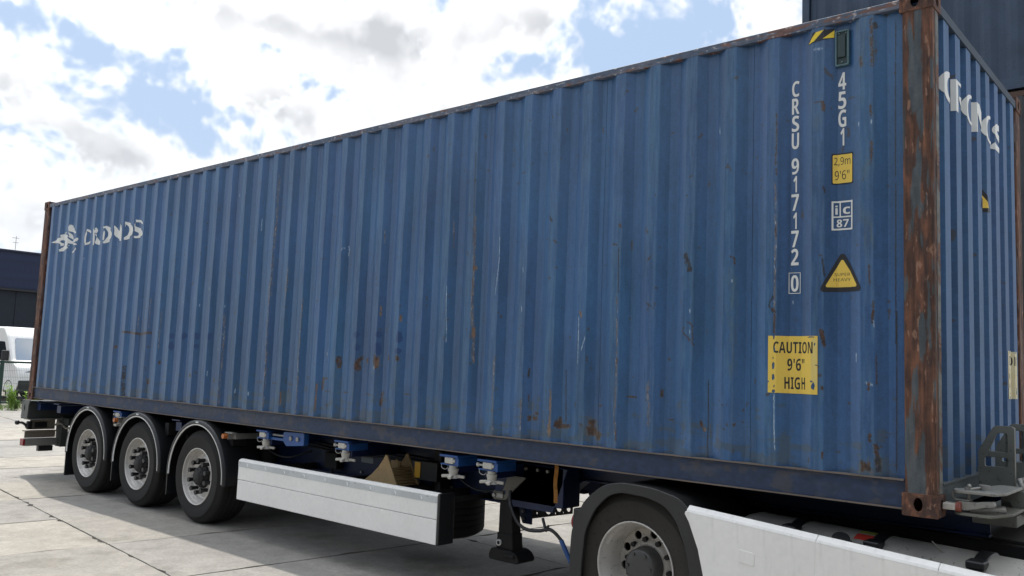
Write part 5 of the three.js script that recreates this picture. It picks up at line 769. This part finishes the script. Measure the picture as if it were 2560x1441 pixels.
// tank, straps, cap, stickers
{ const ax = [0.605, 0.86], R = 0.345, along = (g) => g.rotateY(Math.PI / 2);
  const tank = lathe([[0.0001, 0.0], [0.16, 0.012], [0.26, 0.04], [0.325, 0.08], [R, 0.14], [R, 2.1], [0.3, 2.18], [0.0001, 2.2]], 48); const alu = gm([0.50, 0.50, 0.49], 0.5, 0.25);
  const t = kp('fuel_tank', [tank.rotateY(Math.PI / 2).translate(0.55, ax[0], ax[1])], alu, 'silver cylindrical tank with black straps');
  for (const x of [0.98, 1.46, 1.98, 2.5]) { part(t, 'tank_strap', [along(lathe([[R + 0.001, 0], [R + 0.012, 0.006], [R + 0.012, 0.062], [R + 0.001, 0.068]], 48)).translate(x - 0.034, ax[0], ax[1])], blackPlastic); part(t, 'strap_block', [bx(x - 0.045, x + 0.045, -0.022, 0.022, -0.05, 0.05, 0.012).rotateZ(0).translate(0, 0, 0).applyMatrix4(new THREE.Matrix4().makeTranslation(0, ax[0] + 0.315, ax[1] + 0.175))], blackPlastic); }
  part(t, 'filler_cap', [rod(V(1.29, ax[0] + 0.27, ax[1] + 0.20), V(1.30, ax[0] + 0.325, ax[1] + 0.24), 0.05, 18), bx(1.23, 1.34, ax[0] + 0.285, ax[0] + 0.315, ax[1] + 0.17, ax[1] + 0.23, 0.01)], blackPlastic);
  const patch = (x0, x1, a0, a1, c) => part(t, 'tank_sticker', [along(lathe([[R + 0.0015, 0], [R + 0.0015, x1 - x0]], 10, a0, a1 - a0)).translate(x0, ax[0], ax[1])], mat(c, 0.5));
  // lathe angle: after turning, PI is straight up
  patch(1.33, 1.45, Math.PI - 0.02, Math.PI + 0.14, [0.30, 0.36, 0.05]); patch(1.33, 1.47, Math.PI + 0.19, Math.PI + 0.40, [0.50, 0.045, 0.03]); }
for (const z of [0.41, -0.41]) kp('chassis_rail', [bx(-0.9, 5.0, 0.70, 0.95, z - 0.035, z + 0.035, 0.006)], blackSteel);
kp('cross_tube', [rod(V(0.6, 0.80, 0.33), V(0.6, 0.8, -0.33), 0.06), rod(V(1.4, 0.80, 0.33), V(1.4, 0.8, -0.33), 0.06), rod(V(0, 0.5, 1.0), V(0, 0.5, -1.0), 0.09, 16)], blackSteel);
kp('air_pipe', [rod(V(0.9, 0.80, 0.30), V(3.0, 0.80, 0.30), 0.045, 12)], blackSteel);
kp('fifth_wheel', [plate(rounded([[-0.5, -0.42], [0.42, -0.42], [0.42, 0.42], [-0.5, 0.42], [-0.62, 0.2], [-0.2, 0.06], [-0.2, -0.06], [-0.62, -0.2]], 0.05, 3), 0.06).rotateX(-Math.PI / 2).translate(0, 0.905, 0), bx(-0.3, 0.3, 0.70, 0.90, -0.38, 0.38, 0.02)], blackSteel);
kp('catwalk', [bx(1.05, 2.3, 0.952, 0.968, -0.38, 0.38)], gm([0.05, 0.05, 0.05], 0.7));
kp('tail_lamp', [new THREE.SphereGeometry(0.066, 18, 12).scale(0.45, 1, 1).translate(-0.565, 0.70, 1.12)], redLens, 'red rear lamp behind the mudguard'); kp('lamp_bracket', [bx(-0.55, -0.46, 0.62, 0.80, 1.06, 1.2, 0.01)], blackPlastic);
kp('suspension_bellows', [rod(V(-0.35, 0.45, 0.45), V(-0.35, 0.75, 0.45), 0.13, 16), rod(V(0.4, 0.45, 0.45), V(0.4, 0.75, 0.45), 0.13, 16), bx(-0.6, 0.6, 0.38, 0.45, 0.40, 0.50)], blackSteel);
kp('light_cable', [tube([[1.75, 0.99, 1.0], [1.80, 0.93, 0.96], [1.87, 0.90, 0.93]], 0.004, 12, 5)], gm([0.35, 0.33, 0.3], 0.6));
// cab, just out of the picture to the right
{ const prof = rounded([[3.22, 0.95], [5.35, 0.55], [5.40, 1.6], [5.15, 2.75], [4.90, 3.45], [3.8, 3.72], [3.22, 3.62]], 0.12, 4);
  const c = kp('cab_body', [plate(prof, 2.34, [], 0.05).translate(0, 0, -1.17)], whitePaint, 'white driver cab');
  for (const s of [1, -1]) { part(c, 'side_window', [plate(rounded([[4.35, 1.95], [5.10, 1.85], [5.0, 2.62], [4.35, 2.68]], 0.06, 3), 0.01).translate(0, 0, s * 1.225 - 0.005)], mat([0.02, 0.025, 0.03], 0.08)); part(c, 'door_handle', [bx(4.38, 4.53, 1.62, 1.66, s * 1.22 - 0.015, s * 1.22 + 0.02, 0.008)], blackPlastic); }
  part(c, 'windscreen', [plate([[-1.05, 0], [1.05, 0], [1.0, 0.95], [-1.0, 0.95]], 0.01).rotateY(Math.PI / 2).rotateZ(0.22).translate(5.44, 1.72, 0)], mat([0.02, 0.025, 0.03], 0.06)); part(c, 'front_bumper', [bx(4.95, 5.5, 0.28, 0.80, -1.2, 1.2, 0.06)], guardGrey);
  for (const s of [1, -1]) { const w = new THREE.Group(); w.name = 'wheel'; w.position.set(4.25, 0.502, s * 1.22); if (s < 0) w.rotation.y = Math.PI; truck.add(w); part(w, 'tyre', [tyreGeo(0.498, 0.3, 0.292, 5)], rubber); part(w, 'rim', [lathe([[0.30, -0.02], [0.298, 0.006], [0.285, -0.03], [0.25, -0.10], [0.2, -0.03], [0.12, -0.0], [0.08, 0.02], [0.0001, 0.03]], 40)], silver); part(w, 'wheel_arch', [lathe([[0.60, 0.05], [0.63, 0.05], [0.63, -0.35], [0.60, -0.35], [0.60, 0.05]], 32, Math.PI / 2, Math.PI)], guardGrey); } }

// ---------- container stack behind ----------
function plainContainer(len, col, pos, label, rust, turn = 0, group = 'container stack behind the trailer') {
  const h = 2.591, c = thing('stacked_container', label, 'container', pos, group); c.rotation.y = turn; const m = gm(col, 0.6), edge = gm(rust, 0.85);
  const pitch = 0.278, pr = []; for (let x = 0.11; x < len - 0.12; x += pitch) pr.push([x, -0.045], [x + 0.07, -0.045], [x + 0.138, -0.009], [x + 0.208, -0.009]); pr.push([len - 0.1, -0.045]);
  for (const back of [0, 1]) { const pos2 = []; const P = back ? pr.map(([x, z]) => [len - x, -2.438 - z]) : pr; for (let i = 0; i + 1 < P.length; i++) { const [a, za] = P[i], [b, zb] = P[i + 1]; if (Math.abs(a - b) < 1e-5) continue; for (const [x, y, z] of [[a, 0.15, za], [b, 0.15, zb], [b, h - 0.07, zb], [a, 0.15, za], [b, h - 0.07, zb], [a, h - 0.07, za]]) pos2.push(x, y, z); } const g = new THREE.BufferGeometry(); g.setAttribute('position', new THREE.Float32BufferAttribute(pos2, 3)); g.computeVertexNormals(); part(c, 'side_panel', [g], m); }
  part(c, 'end_panel', [bx(0.02, 0.05, 0.15, h - 0.07, -2.40, -0.04)], m); part(c, 'end_panel', [bx(len - 0.05, len - 0.02, 0.15, h - 0.07, -2.40, -0.04)], m); part(c, 'roof', [bx(0.02, len - 0.02, h - 0.06, h - 0.03, -2.41, -0.03)], m); part(c, 'floor', [bx(0.02, len - 0.02, 0.10, 0.14, -2.41, -0.03)], m);
  for (const x of [0, 1]) for (const z of [0, 1]) { const X = x ? len - 0.1 : 0, Z = z ? -2.438 : -0.1; part(c, 'corner_post', [bx(X + 0.002, X + 0.098, 0.118, h - 0.118, Z + 0.002, Z + 0.098, 0.006)], m); for (const t of [0, 1]) part(c, 'corner_casting', [bx(x ? len - 0.178 : 0, x ? len : 0.178, t ? h - 0.117 : 0.001, t ? h - 0.001 : 0.117, z ? -2.438 : -0.162, z ? -2.276 : 0, 0.006)], edge); }
  for (const z of [0, 1]) { const Z = z ? -2.43 : -0.062; part(c, 'top_rail', [bx(0.18, len - 0.18, h - 0.075, h - 0.015, Z, Z + 0.055)], edge); part(c, 'bottom_rail', [bx(0.18, len - 0.18, 0.02, 0.155, Z, Z + 0.052)], m); }
  return c;
}
plainContainer(2.991, [0.030, 0.045, 0.075], [-3.15, 0, -6.0], 'dark blue stacked container at the bottom of the stack', [0.05, 0.045, 0.045]);
plainContainer(2.991, [0.045, 0.05, 0.06], [-3.13, 2.592, -6.0], 'grey stacked container in the middle of the stack', [0.10, 0.06, 0.045]);
plainContainer(2.991, [0.042, 0.074, 0.132], [-3.16, 5.185, -6.0], 'dark slate blue stacked container on top of the stack', [0.035, 0.05, 0.08]);

// unseen dark stacks, added to shade the cab-side slopes of the blue wall
{ const G = 'added unseen containers that shade the blue wall'; const cols = [[0.035, 0.045, 0.06], [0.05, 0.035, 0.03], [0.03, 0.045, 0.05]];
  for (let t = 0; t < 3; t++) { plainContainer(12.19, cols[t], [7.5, t * 2.592, 3.6], ['dark blue', 'dark brown', 'dark teal'][t] + ' container added out of view as a shade, facing the truck cab', [0.04, 0.035, 0.03], -Math.PI / 2, G);
    if (t < 2) plainContainer(12.19, cols[(t + 1) % 3], [13.5, t * 2.592, 12.2], ['dark brown', 'dark teal', 'dark blue'][t] + ' container added out of view as a shade, opposite the truck skirt', [0.04, 0.035, 0.03], Math.PI, G); if (t < 2) plainContainer(12.19, cols[(t + 2) % 3], [1.1, t * 2.592, 12.2], ['dark teal', 'dark blue', 'dark brown'][t] + ' container added out of view as a shade, opposite the trailer wheels', [0.04, 0.035, 0.03], Math.PI, G); } }

// ---------- warehouse far behind ----------
{ const w = thing('warehouse', 'dark blue metal clad warehouse behind the white van', 'building', [-46, 0, -12]); const blue = gm([0.010, 0.024, 0.080], 0.65), grey = gm([0.014, 0.023, 0.040], 0.75);
  part(w, 'core', [bx(-14, -0.12, 0, 6.6, -30, 18)], gm([0.05, 0.05, 0.055], 0.8));
  const up = join([plate([[0, 0], [0.05, 0.08], [0.12, 0.08], [0.17, 0], [0.25, 0], [0.25, -0.01], [0, -0.01]], 1.86).rotateX(-Math.PI / 2).rotateY(Math.PI / 2)]);
  for (let k = 0; k < 190; k++) { const m = new THREE.Mesh(up, blue); m.name = 'cladding_panel'; m.castShadow = m.receiveShadow = true; m.position.set(-0.05, 4.92, 17.6 - k * 0.25); w.add(m); }
  const lo = join([bx(-0.10, -0.07, 0.3, 4.80, -0.98, 0, 0.01)]); for (let k = 0; k < 47; k++) { const m = new THREE.Mesh(lo, grey); m.name = 'wall_panel'; m.castShadow = m.receiveShadow = true; m.position.set(0, 0, 17.6 - k * 1.0); w.add(m); }
  part(w, 'ledge', [bx(-0.1, 0.14, 4.80, 4.90, -29.5, 17.8)], gm([0.02, 0.024, 0.03], 0.6)); part(w, 'parapet_cap', [bx(-0.3, 0.06, 6.785, 6.86, -29.6, 17.9)], gm([0.022, 0.03, 0.085], 0.5)); part(w, 'plinth', [bx(-0.1, -0.02, 0, 0.3, -29.5, 17.8)], gm([0.2, 0.19, 0.18], 0.9));
  part(w, 'antenna', [rod(V(-3, 6.6, -0.15), V(-3, 7.95, -0.15), 0.013, 6), rod(V(-3, 7.85, -0.3), V(-3, 7.85, 0.05), 0.012, 5), rod(V(-3, 7.6, -0.28), V(-3, 7.6, 0.0), 0.012, 5)], galv); }

// ---------- white van by the fence ----------
{ const v = thing('white_van', 'white van with tall windscreen parked behind the green fence', 'van', [-32, 0, -7.25]); const wp = whitePaint, glass = mat([0.42, 0.45, 0.48], 0.06, 0.85, {}), dk = gm([0.03, 0.03, 0.033], 0.6);
  // front is +x
  const side = rounded([[-4.2, 0.45], [1.55, 0.42], [1.72, 0.62], [1.70, 0.98], [1.58, 1.20], [1.02, 1.42], [0.45, 2.28], [0.10, 2.56], [-4.2, 2.62]], 0.07, 3);
  const body = part(v, 'body', [plate(side, 1.92, [], 0.05).translate(0, 0, -0.96)], wp);
  const ws = plate(rounded([[-0.88, 0], [0.88, 0], [0.80, 0.98], [-0.80, 0.98]], 0.08, 4), 0.012); ws.rotateY(Math.PI / 2).rotateZ(Math.atan2(0.57, 0.86)).translate(1.10, 1.40, 0); part(v, 'windscreen', [ws], glass, 'large windscreen mirroring the clouds');
  part(v, 'bonnet', [plate(rounded([[-0.90, 0], [0.90, 0], [0.86, 0.50], [-0.86, 0.50]], 0.06, 3), 0.03).rotateY(Math.PI / 2).rotateZ(1.15).translate(1.56, 1.21, 0)], wp); part(v, 'wiper_cowl', [bx(1.0, 1.14, 1.36, 1.43, -0.86, 0.86, 0.02)], dk);
  part(v, 'grille', [bx(1.66, 1.765, 0.80, 1.0, -0.48, 0.48, 0.02)], dk); part(v, 'front_bumper', [bx(1.4, 1.80, 0.34, 0.78, -0.99, 0.99, 0.05)], dk, 'dark grey front bumper');
  for (const s of [1, -1]) { const hl = plate(rounded([[0.44, 0.02], [0.92, 0.10], [0.98, 0.34], [0.78, 0.30], [0.46, 0.18]], 0.03, 3), 0.05, [], 0.01).rotateY(Math.PI / 2); if (s > 0) hl.scale(1, 1, 1); hl.translate(1.66, 0.82, s > 0 ? 0 : 1.38); const h = part(v, 'headlight', [hl], mat([0.30, 0.31, 0.33], 0.15, 0.3)); 
    part(v, 'side_window', [plate(rounded([[-0.75, 1.45], [0.72, 1.42], [0.30, 2.08], [-0.75, 2.12]], 0.05, 3), 0.012).translate(0, 0, s * 1.012 - 0.006)], mat([0.02, 0.025, 0.028], 0.08)); part(v, 'wing_mirror', [bx(0.62, 0.80, 1.42, 1.78, s * 1.12 - 0.1, s * 1.12 + 0.1, 0.04)], dk); part(v, 'door_seam', [bx(-0.80, -0.785, 0.55, 2.2, s * 1.011 - 0.004, s * 1.011 + 0.004)], dk);
    for (const x of [0.95, -2.75]) { const w = new THREE.Group(); w.name = 'wheel'; w.position.set(x, 0.345, s * 0.98); if (s < 0) w.rotation.y = Math.PI; v.add(w); part(w, 'tyre', [tyreGeo(0.345, 0.22, 0.20, 3)], rubber); part(w, 'rim', [lathe([[0.205, 0.0], [0.18, -0.03], [0.1, -0.02], [0.0001, 0]], 24)], silver); part(w, 'wheel_arch', [lathe([[0.39, 0.03], [0.42, 0.035], [0.42, -0.02], [0.39, -0.02], [0.39, 0.03]], 24, Math.PI / 2, Math.PI)], dk); } } }

// ---------- green fence, weeds ----------
const fenceGreen = gm([0.008, 0.055, 0.04], 0.5);
{ const f = thing('mesh_fence', 'low dark green mesh fence in front of the van', 'fence', [-28, 0, -3.9]);
  const seg = (z0, z1) => { part(f, 'post', [bx(-0.035, 0.035, 0, 1.46, z0 - 0.045, z0 + 0.045, 0.006)], fenceGreen); part(f, 'top_rail', [bx(-0.02, 0.02, 1.38, 1.445, z1 + 0.035, z0 - 0.035, 0.005)], fenceGreen); part(f, 'bottom_rail', [bx(-0.02, 0.02, 0.14, 0.18, z1 + 0.035, z0 - 0.035, 0.005)], fenceGreen); const ws = []; for (let z = z0 - 0.06; z > z1 + 0.05; z -= 0.05) ws.push(rod(V(0, 0.18, z), V(0, 1.40, z), 0.0025, 4)); for (let y = 0.35; y < 1.3; y += 0.2) ws.push(rod(V(0.003, y, z0 - 0.04), V(0.003, y, z1 + 0.04), 0.003, 4)); part(f, 'wire_mesh', ws, fenceGreen).userData.kind = 'stuff'; };
  for (let k = -3; k < 7; k++) seg(-1.07 - k * 2.5, -1.07 - (k + 1) * 2.5);
  part(f, 'brace', [rod(V(0.35, 0.0, -0.75), V(0.0, 1.35, -1.03), 0.025, 8)], fenceGreen); part(f, 'gate_post', [bx(-0.06, 0.06, 0, 1.75, -0.62, -0.50, 0.01)], gm([0.02, 0.04, 0.028], 0.7)); }
const leafA = mat([0.22, 0.36, 0.05], 0.7, 0, {}), leafB = mat([0.13, 0.22, 0.045], 0.75), leafC = mat([0.26, 0.25, 0.09], 0.8);
function weed(x, z, h, seed, label, m) {
  const w = thing('weed', label, 'weed', [x, 0, z], 'weeds along the green fence'), r = rng(seed), stems = [], leaves = [];
  const leaf = () => { const g = new THREE.BufferGeometry(); g.setAttribute('position', new THREE.Float32BufferAttribute([0, 0, 0, 0.02, 0.006, 0.05, 0, 0, 0.11, 0, 0, 0, 0, 0, 0.11, -0.02, 0.006, 0.05], 3)); g.computeVertexNormals(); return g; };
  const n = 4 + Math.floor(h * 8); for (let k = 0; k < n; k++) { const a = r() * 6.28, hh = h * (0.45 + 0.55 * r()), lean = 0.12 + r() * 0.2, top = V(Math.cos(a) * lean * hh, hh, Math.sin(a) * lean * hh), b = V((r() - 0.5) * 0.2 * h, 0, (r() - 0.5) * 0.2 * h); stems.push(rod(b, b.clone().add(top), 0.006, 5, 0.003)); const c = 16 + Math.floor(hh * 40); for (let i = 0; i < c; i++) { const t = 0.15 + 0.85 * r(), q = b.clone().addScaledVector(top, t); const g = leaf(); const s = 0.5 + 0.9 * r(); g.scale(s, s, s).rotateX(-0.5 + (r() - 0.5) * 1.2).rotateY(r() * 6.28).translate(q.x, q.y, q.z); leaves.push(g); } }
  part(w, 'stem', stems, leafB); part(w, 'foliage', leaves, m);
}
{ const r = rng(5); weed(-26.9, -4.95, 0.85, 11, 'tall bright green weed beside the fence post', leafA); weed(-26.7, -5.35, 0.62, 12, 'bright green bushy weed next to the tall one', leafA);
  for (let k = 0; k < 14; k++) weed(-26.6 - r() * 1.0, -2.2 - k * 0.42 + r() * 0.2, 0.25 + r() * 0.25, 30 + k, ['low bright green weed in the strip along the fence', 'low dull green weed in the strip along the fence', 'low dry yellowish weed in the strip along the fence'][k % 3], [leafA, leafB, leafC][k % 3]); 
  for (let k = 0; k < 8; k++) weed(-26.8 - r() * 0.8, 2 - k * 0.5 + r() * 0.2, 0.25 + r() * 0.3, 60 + k, ['low bright green weed in the strip along the fence', 'low dull green weed in the strip along the fence', 'low dry yellowish weed in the strip along the fence'][k % 3], [leafA, leafB, leafC][k % 3]);
  const blade = new THREE.BufferGeometry(); blade.setAttribute('position', new THREE.Float32BufferAttribute([-0.006, 0, 0, 0.006, 0, 0, 0.01, 0.16, 0.04], 3)); blade.computeVertexNormals(); const gi = new THREE.InstancedMesh(blade, leafB, 5200); gi.name = 'grass'; gi.userData = { kind: 'stuff', label: 'short grass strip growing along the green fence' }; const m4 = new THREE.Matrix4(), q = new THREE.Quaternion(), c = new THREE.Color(); for (let i = 0; i < 5200; i++) { q.setFromEuler(new THREE.Euler((r() - 0.5) * 0.6, r() * 6.28, (r() - 0.5) * 0.6)); const s = 0.5 + r(); m4.compose(V(-26.4 - r() * 2.2, -0.02, 4 - r() * 22), q, V(s * 1.4, s, s)); gi.setMatrixAt(i, m4); gi.setColorAt(i, c.setRGB(0.7 + r() * 0.9, 0.8 + r() * 0.5, 0.6 + r() * 0.5)); } scene.add(gi); }

scene.traverse((o) => { if (o.isMesh) { o.castShadow = true; o.receiveShadow = true; } });
renderer.render(scene, camera);
